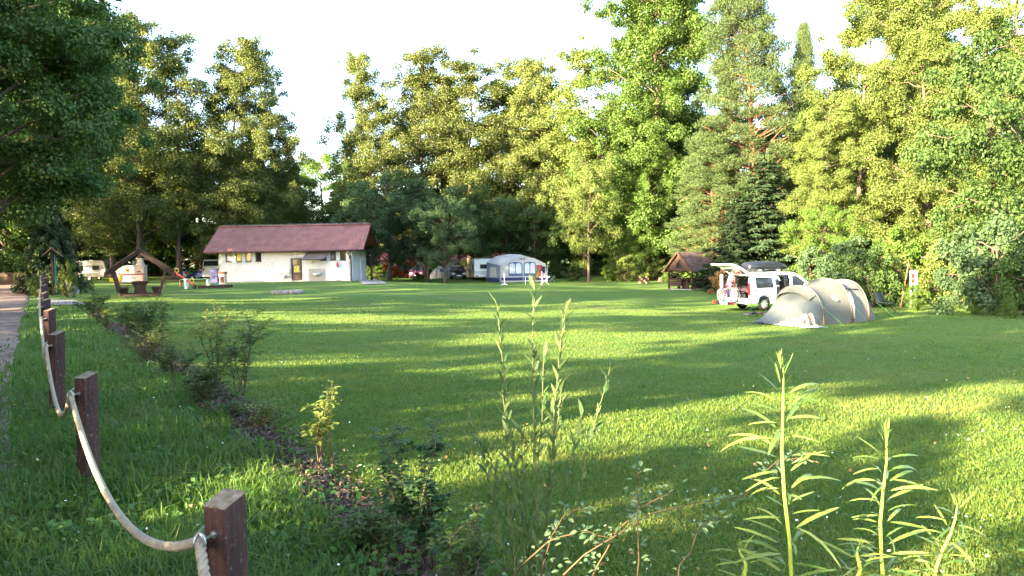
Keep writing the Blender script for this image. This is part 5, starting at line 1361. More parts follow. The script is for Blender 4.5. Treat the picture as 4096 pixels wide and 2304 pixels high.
def aframe():
    d = 41.5; g = GD(562, d); s = 3000 / d
    t = thing('roofed_picnic_table', 'dark pentagon shaped roofed picnic table seen end on at the left', 'picnic table', g, math.atan2(-g.x, g.y) - R(2))
    def zz(py): return (1187 - py) / s
    rng = random.Random(2)
    ap, er, el = zz(1003), zz(1085), zz(1090)
    for y in (-.9, .9):
        for sg, xe, xb in ((-1, -1.38, -.95), (1, 1.38, .95)):
            m = MB(); m.bar((xe * .93, y, el + .02), (xb, y, 0), .12, .2, (0, 1, 0)); m.build('leg', m_wood_dark, t)
        m = MB(); m.bar((-1.02, y, .1), (1.02, y, .1), .1, .16, (0, 1, 0)); m.build('ground_beam', m_wood_dark, t)
        # wavy barge boards of the roof
        m = MB()
        for sg in (-1, 1):
            top, bot = [], []
            for k in range(15):
                u = k / 14; x = sg * 1.66 * u; z = ap - (ap - el + .06) * u ** 1.04
                top.append((x, z + .05)); bot.append((x, z - .17 - .055 * abs(math.sin(k * 1.35))))
            m.prism(top + bot[::-1], 'y', y * 1.13 - .03, y * 1.13 + .03)
        m.build('barge_board', m_wood_dark, t)
    for sg in (-1, 1):
        m = MB(); m.loft([[(0, y, ap + .06) for y in (-1.12, 1.12)], [(sg * .8, y, (ap + el) / 2 + .09) for y in (-1.12, 1.12)], [(sg * 1.68, y, el + .0) for y in (-1.12, 1.12)]], False, False)
        o = m.build('roof_slope', m_wood_dark, t, recalc=False); so = o.modifiers.new('th', 'SOLIDIFY'); so.thickness = .06
    # pedestal table with flared ends and two benches of the same shape
    def flared(cx, zt, wt, wn, wb, nm, par):
        z0 = .06
        for y in (-.7, .7):
            m = MB(); pts = []
            for k in range(9):
                u = k / 8; w = wn + (wb - wn) * max(0, 1 - u * 2.2) ** 1.6 + (wt - wn) * max(0, u * 2.2 - 1.2) ** 1.6; pts.append((w / 2, z0 + (zt - .06 - z0) * u))
            m.prism([(cx + a, z) for a, z in pts] + [(cx - a, z) for a, z in pts[::-1]], 'y', y - .04, y + .04); m.build(nm + '_end', m_wood_dark, par)
        m = MB()
        for k in range(3): m.box(cx + (k - 1) * wt / 3, 0, zt, wt / 3 - .015, 1.75, .06)
        m.build(nm + '_top', m_wood_dark, par)
    flared(0, .8, .82, .5, .82, 'table', t); flared(-.78, .47, .42, .26, .4, 'bench', t); flared(.78, .47, .42, .26, .4, 'bench', t)
aframe()
def notice_board():
    g = G(216, 1181); d = g.y; s = 3000 / d
    t = thing('notice_board', 'roofed wooden notice board seen edge on beside the road at the left', 'notice board', g, math.atan2(g.y, g.x) - R(3))
    hgt = (1181 - 1000) / s
    for x in (-.55, .55):
        m = MB(); m.box(x, 0, hgt / 2 - .1, .14, .14, hgt + .1); m.build('post', m_wood_dark, t)
    m = MB(); m.box(0, -.02, hgt * .62, .96, .05, 1.05); m.build('board', m_wood_dark, t); m = MB(); m.box(0, -.13, hgt * .48, 1.2, .03, hgt * .86); m.build('board_back', M('green_board', (.03, .22, .15), .5, .1, 5), t)
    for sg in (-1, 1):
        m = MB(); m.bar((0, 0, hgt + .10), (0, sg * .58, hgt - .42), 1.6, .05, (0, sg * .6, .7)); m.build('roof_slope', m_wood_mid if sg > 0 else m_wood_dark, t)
    m = MB(); m.bar((-.8, 0, hgt + .15), (.8, 0, hgt + .15), .09, .09); m.build('ridge_cap', m_wood_dark, t)
notice_board()
def boulder(label, px, py, sx, sy, sz, mat, seed, rz=0):
    rng = random.Random(seed); m = MB(); m.ball((0, 0, 0), (1, 1, 1), 16, 10, .09, rng)
    m.v = [(x * sx, y * sy, max(-.25, z) * sz + .15 * sz + .12 * sz * math.sin(3 * x + seed)) for x, y, z in m.v]
    o = m.build('boulder', mat, None, True); o.location = G(px, py); o.rotation_euler = (0, 0, rz); return tag(o, label, 'rock')
m_stone = M('field_stone', (.27, .22, .19), .9, .25, 2.5, .6, 14)
boulder('long grey pink boulder lying at the foot of the notice board', 262, 1176, .95, .55, .62, m_stone, 2, -.2)
# fire ring
def firepit():
    g = G(1149, 1174); t = thing('fire_pit', 'low round stone fire pit on the lawn in front of the house', 'fire pit', g)
    rng = random.Random(8)
    for k in range(13):
        a = k * 2 * math.pi / 13; m = MB(); m.ball((.82 * math.cos(a), .82 * math.sin(a), .07), (.21, .15, .14), 9, 6, .16, rng)
        m.build('stone', m_stone, t, True)
    m = MB(); m.disc((0, 0, .03), (0, 0, 1), .74, 24, .05); m.build('ash_bed', m_soot, t)
firepit()
# ------------------------------------------------------------------ playground and things at the left
def cabinet():
    d = 80; g = GD(497, d)
    t = thing('white_cabinet', 'white metal service cabinet with red and yellow poster behind the roofed table', 'cabinet', g, R(-4))
    m = MB(); m.box(0, .5, .86, 2.25, 1.0, 1.7); m.build('body', m_white, t, bevel=.03)
    m = MB(); m.box(0, .5, 1.74, 2.4, 1.15, .07); m.build('top', m_white, t)
    for x in (-.55, .55):
        q = MB(); q.box(x, -.012, .85, 1.0, .03, 1.5); dd = q.build('door', m_white, t, bevel=.008)
        q = MB(); q.box(x + (-.38 if x > 0 else .38), -.04, .85, .05, .04, .2); q.build('handle', m_black, dd)
    q = MB(); q.box(.42, -.035, 1.32, .36, .015, .34); po = q.build('poster', m_yellow, t)
    q = MB(); q.box(.44, -.047, 1.28, .26, .012, .2); q.build('poster_print', m_red, po)
    q = MB(); q.box(.40, -.04, 1.08, .5, .012, .05); q.box(-.6, -.04, 1.2, .4, .012, .05); q.box(-.6, -.04, .95, .3, .012, .05); q.build('lettering_strip', m_black, t)
    g2 = GD(557, 78.5); t = thing('garden_grill', 'beige masonry garden grill with chimney right of the white cabinet', 'grill', g2)
    m = MB(); m.box(0, .4, .85, 1.0, .8, 1.75); m.build('body', m_bqstone, t, bevel=.03)
    m = MB(); m.box(0, .4, 1.75, 1.15, .95, .08); m.build('shelf', m_bqstone, t)
    m = MB(); m.loft([[(x * w, .4 + y * w, z) for x, y in ((-1, -1), (1, -1), (1, 1), (-1, 1))] for w, z in ((.36, 1.8), (.25, 2.05), (.22, 2.45))]); m.box(0, .4, 2.5, .6, .6, .06); m.build('chimney', m_bqstone, t)
    m = MB(); m.poly([(-.34 + .68 * k / 10, -.012, 1.05 + .16 * math.sin(math.pi * k / 10)) for k in range(11)]); m.build('fire_arch', m_soot, t)
cabinet()
def spring_rider():
    g = GD(464, 58); t = thing('spring_rider', 'red and yellow spring rider left of the roofed picnic table', 'spring rider', g, R(20))
    m = MB(); m.tube([(.13 * math.cos(k * .7), .13 * math.sin(k * .7), .02 + .012 * k) for k in range(36)], .022, 6); m.build('spring', m_metal, t, True)
    for y in (-.14, .14):
        m = MB(); m.prism([(-.4, .5), (-.3, .42), (.25, .42), (.45, .6), (.5, .95), (.36, 1.05), (.28, .8), (-.05, .66), (-.32, .78), (-.44, .7)], 'y', y - .015, y + .015); m.build('side_panel', m_red if y > 0 else m_yellow, t, bevel=.01)
    m = MB(); m.box(-.05, 0, .64, .3, .27, .04); m.build('seat', m_yellow, t); m = MB(); m.cyl((.3, -.25, .82), (.3, .25, .82), .02); m.build('handlebar', m_metal, t)
    g = GD(530, 62); t = thing('roundabout', 'red playground roundabout with rails behind the roofed picnic table', 'roundabout', g)
    m = MB(); m.disc((0, 0, .2), (0, 0, 1), 1.0, 24, .06); m.build('platform', m_wood_dark, t)
    m = MB(); m.torus((0, 0, .95), (0, 0, 1), .98, .04, 28); m.build('rail', m_red, t, True)
    m = MB()
    for k in range(6): m.cyl((.95 * math.cos(k * 1.047), .95 * math.sin(k * 1.047), .2), (.95 * math.cos(k * 1.047), .95 * math.sin(k * 1.047), .95), .025); m.bar((0, 0, .9), (.95 * math.cos(k * 1.047), .95 * math.sin(k * 1.047), .95), .03, .03)
    m.build('rail_posts', m_red, t)
    g = GD(742, 56); t = thing('seesaw', 'red wooden seesaw with yellow ring handles left of the house', 'seesaw', g, R(-8))
    an = R(-33); m = MB(); c = Vector((0, 0, .75)); dx = Vector((math.cos(an), 0, math.sin(an)))
    m.bar(c - dx * .95, c + dx * .85, .16, .09); m.build('beam', m_red, t)
    for u in (-.8, .62):
        m = MB(); m.torus(c + dx * u + Vector((.02, 0, .2)), (0, 1, 0), .15, .03, 18, 6); m.build('ring_handle', m_yellow, t, True)
    m = MB(); m.box(.05, 0, .38, .16, .2, .8); m.build('pivot_post', m_white, t); m = MB(); m.box(.72, 0, .12, .18, .18, .3); m.build('stop_block', m_wood_dark, t)
    m = MB(); m.box(-.85, 0, 1.16, .2, .26, .3); m.build('end_block', m_wood_dark, t)
    g = GD(790, 60); t = thing('plank_table', 'long pale green plank table on white legs between seesaw and house', 'table', g, R(2))
    m = MB(); m.box(0, 0, .62, 2.35, .7, .06); m.build('table_top', M('green_top', (.16, .30, .20), .6, .1, 4), t)
    for x in (-.85, .85):
        m = MB(); m.box(x, 0, .3, .16, .5, .6); m.build('leg', m_white, t)
    for sx, lab in ((-1, 'dark plank bench left of the seesaw in the shade'),):
        g = GD(690, 60); t = thing('bench', lab, 'bench', g)
        m = MB(); m.box(0, 0, .55, 1.6, .34, .07); m.build('seat', m_wood_dark, t); m = MB(); m.box(0, .1, .8, 1.6, .05, .2); m.build('backrest', m_wood_dark, t)
        for x in (-.65, .65):
            m = MB(); m.box(x, 0, .26, .12, .3, .52); m.build('leg', m_wood_pale, t)
    g = G(862, 1151); t = thing('sandpit', 'low sandpit with wooden rim in front of the barbecue pillar', 'sandpit', g, R(3))
    m = MB(); m.box(0, -.75, .1, 2.1, .12, .2); m.box(0, .75, .1, 2.1, .12, .2); m.box(-1, 0, .1, .12, 1.4, .2); m.box(1, 0, .1, .12, 1.4, .2); m.build('rim', m_wood_mid, t, bevel=.02)
    m = MB(); m.box(0, 0, .06, 1.9, 1.4, .1); m.build('sand', M('sand', (.5, .38, .26), .95, .15, 8), t)
    m = MB(); m.tube([(0, 0, 0), (0, 0, .01), (0, 0, .26), (0, 0, .27)], [.07, .08, .11, .10], 14); o = m.build('toy_bucket', M('bucket_blue', (.04, .2, .32), .5, .05, 5), None, True); o.location = g + Vector((.12, -.1, .12)); tag(o, 'light blue toy bucket standing in the sandpit', 'bucket')
    m = MB(); m.ball((0, 0, .06), (.12, .08, .07), 10, 7, .1, random.Random(2)); o = m.build('toy_ball', m_yellow, None, True); o.location = g + Vector((-.55, 0, .1)); tag(o, 'yellowish toy lump lying in the sandpit', 'toy')
spring_rider()
# hedge and board fence at the far left
def hedge():
    nr = np.random.default_rng(31)
    a, b = P(-260, 1070, 75), P(128, 1070, 75)
    n = 26000; u = nr.random(n); X = a.x + (b.x - a.x) * u; Y = 75 + nr.normal(size=n) * .7
    g0 = np.array([z1(x, 75) for x in (a.x, b.x)]).mean(); Z = g0 + 1.2 + 1.75 * nr.random(n) ** .6 + .15 * np.sin(X * 2)
    C = np.stack([X, Y, Z], 1); V, Fq = kites(C, nr.normal(size=(n, 3)) + np.array((0, -.6, .6)), .2 * nr.uniform(.7, 1.2, n), .6, nr)
    tag(mobj('hedge', npmesh('hedge', V, Fq, lm_dark)), 'clipped dark green hedge above the board fence at the far left', 'hedge')
    t = thing('board_fence', 'dark brown board fence below the hedge at the far left', 'fence', (a.x, 73.8, g0))
    m = MB(); L = b.x - a.x
    for k in range(int(L / .16)): m.box(k * .16, 0, .62, .145, .03, 1.25)
    m.build('boards', m_wood_dark, t)
    for k in range(int(L / 2) + 1):
        m = MB(); m.box(k * 2.0, .08, .65, .1, .1, 1.4); m.build('post', m_wood_dark, t)
hedge()
def rail_fence(label, pxs, d, h=1.0, mat=None):
    pts = [GD(p, d) for p in pxs]; mat = mat or m_wood_pale
    t = thing('rail_fence', label, 'fence', pts[0])
    for p in pts:
        m = MB(); q = p - pts[0]; m.box(q.x, q.y, h / 2, .17, .17, h + .1); m.build('post', mat, t)
    for z in (h * .38, h * .78):
        m = MB(); m.bar(tuple(pts[0] - pts[0] + Vector((-1.5, .1, z))), tuple(pts[-1] - pts[0] + Vector((1.5, .1, z))), .06, .16); m.build('rail', mat, t)
rail_fence('pale wooden rail fence along the sunny strip behind the house corner', [1470, 1532, 1594, 1656, 1718], 103, 1.15)
rail_fence('pale wooden rail fence in the shade behind the seesaw', [585, 645, 705], 104, 1.1)
rail_fence('dark rail fence in the wood right of the awning', [2212, 2262, 2312], 96, 1.0, m_wood_dark)
# sunny strip of gravel track behind the house
m_track = M('gravel_track', (.42, .33, .26), .95, .15, 2, .3, 30)
sheet('gravel_track', [GD(1380, 112), GD(2300, 112), GD(2300, 118), GD(1380, 118)], .04, m_track)
# distant cottages with red roofs
m_tileroof = M('red_roof_tiles', (.36, .09, .055), .8, .2, 4, .3, 20)
def cottage(label, px, d, w, eave, ridge, dep=6, rz=0.0, chim=True):
    g = GD(px, d); t = thing('cottage', label, 'house', g, rz)
    m = MB(); m.box(0, dep / 2, eave / 2 - .2, w, dep, eave + .4); m.build('wall', m_plaster, t)
    m = MB()
    m.prism([(-.5, eave - .05), (dep + .5, eave - .05), (dep / 2, ridge)], 'x', -w / 2 - .4, w / 2 + .4); rf = m.build('roof', m_tileroof, t)
    if chim:
        m = MB(); m.box(w * .22, dep / 2, ridge + .3, .6, .6, 1.6); m.build('chimney', m_soot, rf)
    for x in (-w * .28, w * .28):
        m = MB(); m.box(x, -.03, eave * .55, .9, .06, 1.0); f = m.build('window', m_white, t); m = MB(); m.box(x, -.065, eave * .55, .76, .02, .86); m.build('pane', m_glass, f)
cottage('small white cottage with red roof behind the dome tent', 1812, 124, 5.5, 2.3, 3.7, 6, 0, False)
cottage('red roofed cottage peeping over the caravan roof', 1975, 122, 7.0, 2.6, 4.4, 6, 0)
cottage('white walled cottage with red roof behind the red leaved bush', 1590, 132, 8, 2.4, 4.2, 6, 0)
# small sign posts under the trees
for px, py, lab in ((1841, 1118, 'dark pitch number post in front of the dark blue car'), (1765, 1104, 'dark pitch number post left of the thick trunk')):
    g = G(px, py); t = thing('pitch_post', lab, 'post', g)
    m = MB(); m.box(0, 0, .45, .09, .09, .95); m.build('post', m_wood_dark, t); m = MB(); m.box(0, -.05, 1.1, .3, .05, .42); m.build('plate', m_wood_mid, t); m = MB(); m.box(0, -.02, 1.36, .42, .2, .05); m.build('roof', m_wood_dark, t)
# log pile, stump and the leaning white board at the right
def logpile():
    g = G(2576, 1134); t = thing('log_pile', 'low stack of split logs at the foot of the bright maple', 'log pile', g, R(-8))
    rng = random.Random(6)
    for r_ in range(4):
        for k in range(5 - (r_ > 2)):
            m = MB(); x = -.42 + k * .2 + .05 * (r_ % 2); m.cyl((x, -.25, .09 + r_ * .165), (x + rng.uniform(-.02, .02), .35, .09 + r_ * .165), .085 + rng.uniform(-.012, .01), None, 9); m.build('log', m_wood_mid if (k + r_) % 3 else m_wood_pale, t)
logpile()
g = G(2645, 1128); m = MB(); m.tube([(0, 0, -.1), (0, 0, .12), (.01, 0, .42), (.01, 0, .44)], [.42, .33, .28, .24], 12); o = m.build('tree_stump', m_bark, None, True); o.location = g; tag(o, 'tree stump between the log pile and the picnic hut', 'stump')
def leaning_sign():
    g = G(3602, 1232); d = g.y; s = 3000 / d
    t = thing('leaning_pole', 'thin bare pole leaning against the bushes at the right', 'pole', g)
    m = MB(); m.tube([(0, 0, 0), (30 / s, .3, 90 / s), (54 / s, .5, 182 / s)], [.035, .03, .02], 7); m.build('pole', m_bark_red, t)
    g2 = GD(3655, d - .5); t = thing('white_sign', 'white board with red panels standing in the bushes behind the leaning pole', 'sign', g2, R(18))
    def Z(py): return P(3655, py, d - .5).z - g2.z
    m = MB(); m.box(0, 0, (Z(1082) + Z(1140)) / 2, 34 / s, .06, Z(1082) - Z(1140)); bo = m.build('board', m_white, t, bevel=.01)
    m = MB(); m.box(-8 / s, -.04, (Z(1094) + Z(1112)) / 2, 13 / s, .02, Z(1094) - Z(1112)); m.box(-8 / s, -.04, (Z(1115) + Z(1131)) / 2, 13 / s, .02, Z(1115) - Z(1131)); m.build('red_panel', m_red, bo)
    for x in (10 / s, -12 / s):
        m = MB(); m.box(x, .02, Z(1140) / 2, .07, .06, Z(1140)); m.build('post', m_white, t)
    m = MB(); m.box(0, .0, (Z(1148) + Z(1168)) / 2, 24 / s, .03, Z(1148) - Z(1168)); m.build('lower_board', m_stripe, t)
leaning_sign()

# ------------------------------------------------------------------ rope fence in the foreground
m_rope = M('rope', (.30, .25, .19), .95, .2, 30, .6, 200)
m_lichen = M('lichen_top', (.21, .155, .05), .9, .5, 26, .5, 80, col2=(.27, .21, .17))
POSTS = [(900, 2000, 3.0, .118), (344, 1503, 6.13, .125), (227, 1333, 8.75, .125), (198, 1240, 12.1, .125), (183, 1199, 15.3, .125), (178, 1171, 18.4, .125), (176, 1141, 21.6, .125), (178, 1112, 25.5, .125), (174, 1090, 28.5, .125)]
EYES = []
ang = math.atan2(.842, -.539)
PL = ['nearest rope post, weathered red brown with yellow lichen on top', 'second rope post from the camera, mossy slanted top', 'third rope post from the camera, slim dark red', 'fourth rope post, dark', 'fifth rope post, dark and partly hidden',
      'sixth rope post with lit orange side', 'seventh rope post, small and lit', 'eighth rope post far along the road', 'last rope post at the far end of the rope']
for i, (px, py, d, w) in enumerate(POSTS):
    top = P(px, py, d); gz = z1(top.x, d); h = top.z - gz
    lean = [.0, .01, .03, .0, -.01, .015, .0, .0, .0][i]
    t = thing('rope_post', PL[i], 'post', (top.x, d, gz), ang - R(90) + R(32), 'square rope posts beside the road')
    m = MB(); ww = w * .5
    m.loft([[(a * ww - lean * (1 - z / h), b * ww, z + (.018 * a if z > .5 else 0)) for a, b in ((-1, -1), (1, -1), (1, 1), (-1, 1))] for z in (-.25, h * .5, h)])
    m.build('post_body', m_wood_post, t, bevel=.008)
    m = MB(); m.loft([[(a * ww * .97, b * ww * .97, h + z + .018 * a) for a, b in ((-1, -1), (1, -1), (1, 1), (-1, 1))] for z in (.002, .009)]); m.build('post_top', m_lichen, t)
    zb = h - (.135 if i else .12)
    # eye bolt on the road side, holding the rope
    m = MB(); m.cyl((ww + .02, 0, zb), (-ww - .05, 0, zb), .006, None, 6); m.disc((-ww - .003, 0, zb), (1, 0, 0), .016, 8, .006); m.torus((-ww - .075, 0, zb), (0, 1, 0), .027, .005, 16, 6); m.bar((-ww - .085, 0, zb + .03), (-ww - .04, .01, zb + .045), .006, .006); m.build('eye_bolt', m_metal, t)
    EYES.append(t.matrix_basis.copy() @ Vector((-ww - .075, 0, zb)) if False else Matrix.Translation(t.location) @ Matrix.Rotation(t.rotation_euler.z, 4, 'Z') @ Vector((-ww - .075, 0, zb)))
def rope():
    path = []
    nxt = EYES[0] + Vector((1.25, -2.15, -.1))
    chain = [nxt] + EYES
    for i in range(len(chain) - 1):
        a, b = chain[i], chain[i + 1]; sag = [.55, .40, .42, .34, .3, .3, .3, .3, .3][i]
        n = 46 if i < 3 else 22
        for k in range(n):
            u = k / n; p = a.lerp(b, u); p.z -= 4 * sag * u * (1 - u); p.z = max(p.z, z1(p.x, p.y) + .05); path.append(p)
    path.append(chain[-1])
    L = [0]
    for p, q in zip(path, path[1:]): L.append(L[-1] + (q - p).length)
    # resample densely and lay three strands
    tot = L[-1]; pts = []; s = 0; j = 0
    while s < tot:
        while L[j + 1] < s: j += 1
        f = (s - L[j]) / max(L[j + 1] - L[j], 1e-6); pts.append((s, path[j].lerp(path[j + 1], f)))
        dist = path[j].y; s += max(.008, .0022 * max(dist, 2))
    mb = MB()
    for st in range(3):
        line = []; rad = []
        for k, (s, p) in enumerate(pts):
            q = pts[min(k + 1, len(pts) - 1)][1] - pts[max(k - 1, 0)][1]; q.normalize()
            a = q.cross(Vector((0, 0, 1))).normalized() if abs(q.z) < .97 else q.cross(Vector((1, 0, 0))).normalized(); b = q.cross(a)
            ph = s * 2 * math.pi / .085 + st * 2.0944
            line.append(p + (a * math.cos(ph) + b * math.sin(ph)) * .0095); rad.append(.0125)
        mb.tube(line, rad, 6)
    o = mb.build('fence_rope', m_rope, None, True, recalc=False)
    tag(o, 'thick twisted hemp rope sagging from post to post beside the road', 'rope')
rope()
for i in (0, 1, 2):
    m = MB(); e = EYES[i]; m.torus(e, (.5, .8, .1), .03, .004, 16, 6); m.torus(e + Vector((.01, -.012, .004)), (.5, .8, .1), .03, .004, 16, 6)
    o = m.build('rope_clamp', m_metal, None); tag(o, ['wire clamp holding the rope at the nearest post', 'wire clamp holding the rope at the second post', 'wire clamp holding the rope at the third post'][i], 'clamp', 'wire clamps on the rope')

# ------------------------------------------------------------------ foreground plants
def leaf6(C, T, N, L, W, rng, curl=.25):
    """six-vertex leaves along T, folded on the midrib and drooping to the tip"""
    C, T, N = map(np.asarray, (C, T, N)); n = len(C)
    T = nrmz(T); N = nrmz(N - T * (N * T).sum(1, keepdims=True)); B = np.cross(N, T)
    L = np.broadcast_to(L, (n,))[:, None]; W = np.broadcast_to(W, (n,))[:, None]; cu = np.broadcast_to(curl, (n,))[:, None]
    m1 = C + T * L * .38 + N * L * .04; m2 = C + T * L * .75 - N * L * cu * .45; tip = C + T * L * (1 - .2 * cu) - N * L * cu
    V = np.stack([C, m1 + B * W * .5 + N * W * .15, m2 + B * W * .36 + N * W * .1, tip, m2 - B * W * .36 + N * W * .1, m1 - B * W * .5 + N * W * .15, m1, m2], 1)
    i = np.arange(n)[:, None] * 8
    q = np.concatenate([i + np.array(f) for f in ((0, 1, 6, 6), (1, 2, 7, 6), (2, 3, 7, 7), (0, 6, 5, 5), (6, 7, 4, 5), (7, 3, 4, 4))], 0)
    return V.reshape(-1, 3), q
def quads_mesh(name, V, q, mat):
    me = bpy.data.meshes.new(name); fs = [tuple(dict.fromkeys(map(int, f))) for f in q]
    me.from_pydata([tuple(v) for v in V], [], fs); me.materials.append(mat); return me
def shrub(name, label, px, d, ytop, spread, nstem, nleaf, leafL, leafW, seed, mat, cat='shrub', stem_mat=None, up=.35, bare=.2, loc=None, group='shrubs in the planting strip', tr=.007, curl=.3):
    rng = random.Random(seed); nr = np.random.default_rng(seed)
    g = loc if loc is not None else GD(px, d); H = P(px, ytop, g.y).z - g.z
    t = thing(name, label, cat, g, 0, group)
    mb = MB(); C, T, N = [], [], []
    for s in range(nstem):
        a = rng.random() * 6.28; sp = spread * rng.uniform(.2, 1); h = H * (1 if s == 0 else rng.uniform(.55, .95))
        p0 = Vector((rng.uniform(-.06, .06), rng.uniform(-.06, .06), -.03)); p3 = Vector((math.cos(a) * sp * (.4 if s == 0 else 1), math.sin(a) * sp * (.4 if s == 0 else 1), h))
        pts = [p0.lerp(p3, u) + Vector((rng.uniform(-.03, .03), rng.uniform(-.03, .03), .12 * H * math.sin(math.pi * u) * .5)) for u in (0, .2, .4, .6, .8, 1)]
        mb.tube(pts, [tr * (1 - .8 * u) + .0015 for u in (0, .2, .4, .6, .8, 1)], 5)
        twigs = [(pts, bare)]
        for b in range(5):
            u = rng.uniform(bare, .9); k = int(u * 5); o = pts[k].lerp(pts[min(k + 1, 5)], u * 5 - k)
            aa = rng.random() * 6.28; ln = spread * rng.uniform(.35, .8) * (1.1 - u * .5)
            e = o + Vector((math.cos(aa) * ln, math.sin(aa) * ln, ln * rng.uniform(.3, 1.1))); mid = o.lerp(e, .5) + Vector((0, 0, .1 * ln))
            mb.tube([o, mid, e], [tr * .5, tr * .35, .0012], 4); twigs.append(([o, o.lerp(mid, .5), mid, mid.lerp(e, .5), e.lerp(mid, .2), e], .1))
        for tw, b0 in twigs:
            k = max(3, int(nleaf * (1 if tw is pts else .45)))
            for i in range(k):
                u = b0 + (1 - b0) * (i + rng.random()) / k; q = min(4, int(u * 5)); o = tw[q].lerp(tw[q + 1], min(1, u * 5 - q)); dirv = (tw[q + 1] - tw[q]).normalized() if (tw[q + 1] - tw[q]).length > 1e-5 else Vector((0, 0, 1))
                aa = i * 2.4 + rng.random(); sd = Vector((math.cos(aa), math.sin(aa), 0)); tt = sd + dirv * up + Vector((0, 0, rng.uniform(-.3, .3)))
                C.append(o); T.append(tt); N.append(Vector((0, 0, 1)) + sd * .3 + Vector((rng.uniform(-.4, .4), rng.uniform(-.4, .4), 0)))
    mb.build('stems', stem_mat or m_bark, t, True, recalc=False)
    n = len(C); V, q = leaf6(np.array([tuple(c) for c in C]), np.array([tuple(c) for c in T]), np.array([tuple(c) for c in N]), leafL * nr.uniform(.6, 1.2, n), leafW * nr.uniform(.7, 1.15, n), nr, nr.uniform(0, curl, n))
    mobj('leaves', quads_mesh('leaves', V, q, mat), t)
    return t
lm_shrub = LM('shrub_leaves', (.045, .085, .022), (.10, .15, .04), .35)
lm_shrub2 = LM('shrub_leaves_pale', (.09, .13, .035), (.19, .20, .06), .4)
lm_sap = LM('sapling_leaves', (.06, .10, .025), (.13, .15, .035), .4)
lm_oakl = LM('oak_sapling_leaves', (.035, .075, .03), (.07, .125, .045), .35)
lm_willow = LM('willow_leaves', (.05, .095, .035), (.12, .16, .065), .35)
lm_bramble = LM('bramble_leaves', (.045, .085, .045), (.10, .14, .07), .3)
lm_lily = LM('lily_leaves', (.08, .15, .03), (.18, .225, .055), .4, .4, .4, 0)
m_greenstem = M('green_stem', (.22, .28, .04), .45, .15, 12, spec=.4)
m_stemred = M('red_stem', (.075, .045, .022), .7, .3, 12)
SH = [  # px, d, ytop, spread, stems, leaves, L, W, material, label
    (395, 22.5, 1175, .55, 9, 46, .085, .045, lm_shrub, 'leafy shrub farthest along the planting strip, left of the others'),
    (420, 20.2, 1215, .4, 6, 36, .07, .03, lm_shrub2, 'pale dry looking shrub with lit stems in the strip'),
    (520, 18.0, 1195, .6, 9, 48, .085, .045, lm_shrub, 'dark broad leaved shrub in front of the roofed picnic table'),
    (560, 15.6, 1215, .55, 9, 46, .08, .042, lm_shrub, 'dense shrub in the middle of the strip'),
    (640, 14.6, 1200, .38, 5, 34, .09, .045, lm_shrub, 'loose shrub with few tall shoots beside the dense one'),
    (590, 13.4, 1330, .5, 9, 44, .06, .03, lm_shrub2, 'low shrub with small pale leaves over the mulch'),
    (700, 11.6, 1390, .4, 8, 36, .06, .03, lm_shrub, 'low dark shrub beside the mulch, left of the tall shoots'),
    (855, 9.9, 1195, .34, 5, 42, .075, .028, lm_shrub2, 'tall narrow shrub with upright shoots left of centre'),
    (960, 9.7, 1262, .42, 6, 40, .075, .03, lm_shrub, 'bushy shrub right of the tall narrow one'),
    (820, 9.2, 1470, .4, 9, 44, .055, .026, lm_shrub, 'low twiggy shrub at the base of the tall narrow one'),
    (1050, 8.2, 1600, .28, 6, 30, .05, .02, lm_shrub2, 'small pale shrub with lit tips on the mulch edge'),
    (900, 8.6, 1640, .3, 7, 36, .055, .02, lm_shrub, 'spiky low clump on the mulch below the tall shrub'),
]
for i, (px, d, yt, sp, ns, nl, lL, lW, mt, lab) in enumerate(SH):
    shrub('young_shrub', lab, px, d, yt, sp * 1.1, ns, int(nl * (.6 if d > 13 else .8)), lL * 1.2, lW * 1.15, 100 + i, mt)
shrub('young_sapling', 'young sapling with yellowish leaves and bare lower stem on the mulch', 1300, 6.6, 1560, .26, 3, 24, .085, .05, 201, lm_sap, 'sapling', m_stemred, .4, .42)
shrub('young_sapling', 'single tall shoot with a few leaves at its tip above the sapling', 1335, 6.9, 1520, .05, 1, 9, .085, .05, 202, lm_sap, 'sapling', m_stemred, .4, .6)
shrub('oak_sapling', 'dark leaved oak sapling in the lower middle of the strip', 1690, 4.7, 1690, .30, 7, 44, .075, .042, 203, lm_oakl, 'sapling', m_bark, .3, .15)
shrub('oak_sapling', 'thin oak shoot left of the dark sapling', 1570, 5.1, 1735, .14, 2, 14, .08, .045, 204, lm_oakl, 'sapling', m_bark, .4, .4)
shrub('low_weed', 'low weed clump at the lower edge of the mulch', 1500, 5.0, 2080, .25, 8, 26, .06, .028, 205, lm_shrub, 'weed')
shrub('low_weed', 'leafy weed clump between the oak sapling and the willow', 1880, 4.4, 2010, .28, 8, 26, .055, .025, 206, lm_shrub, 'weed')
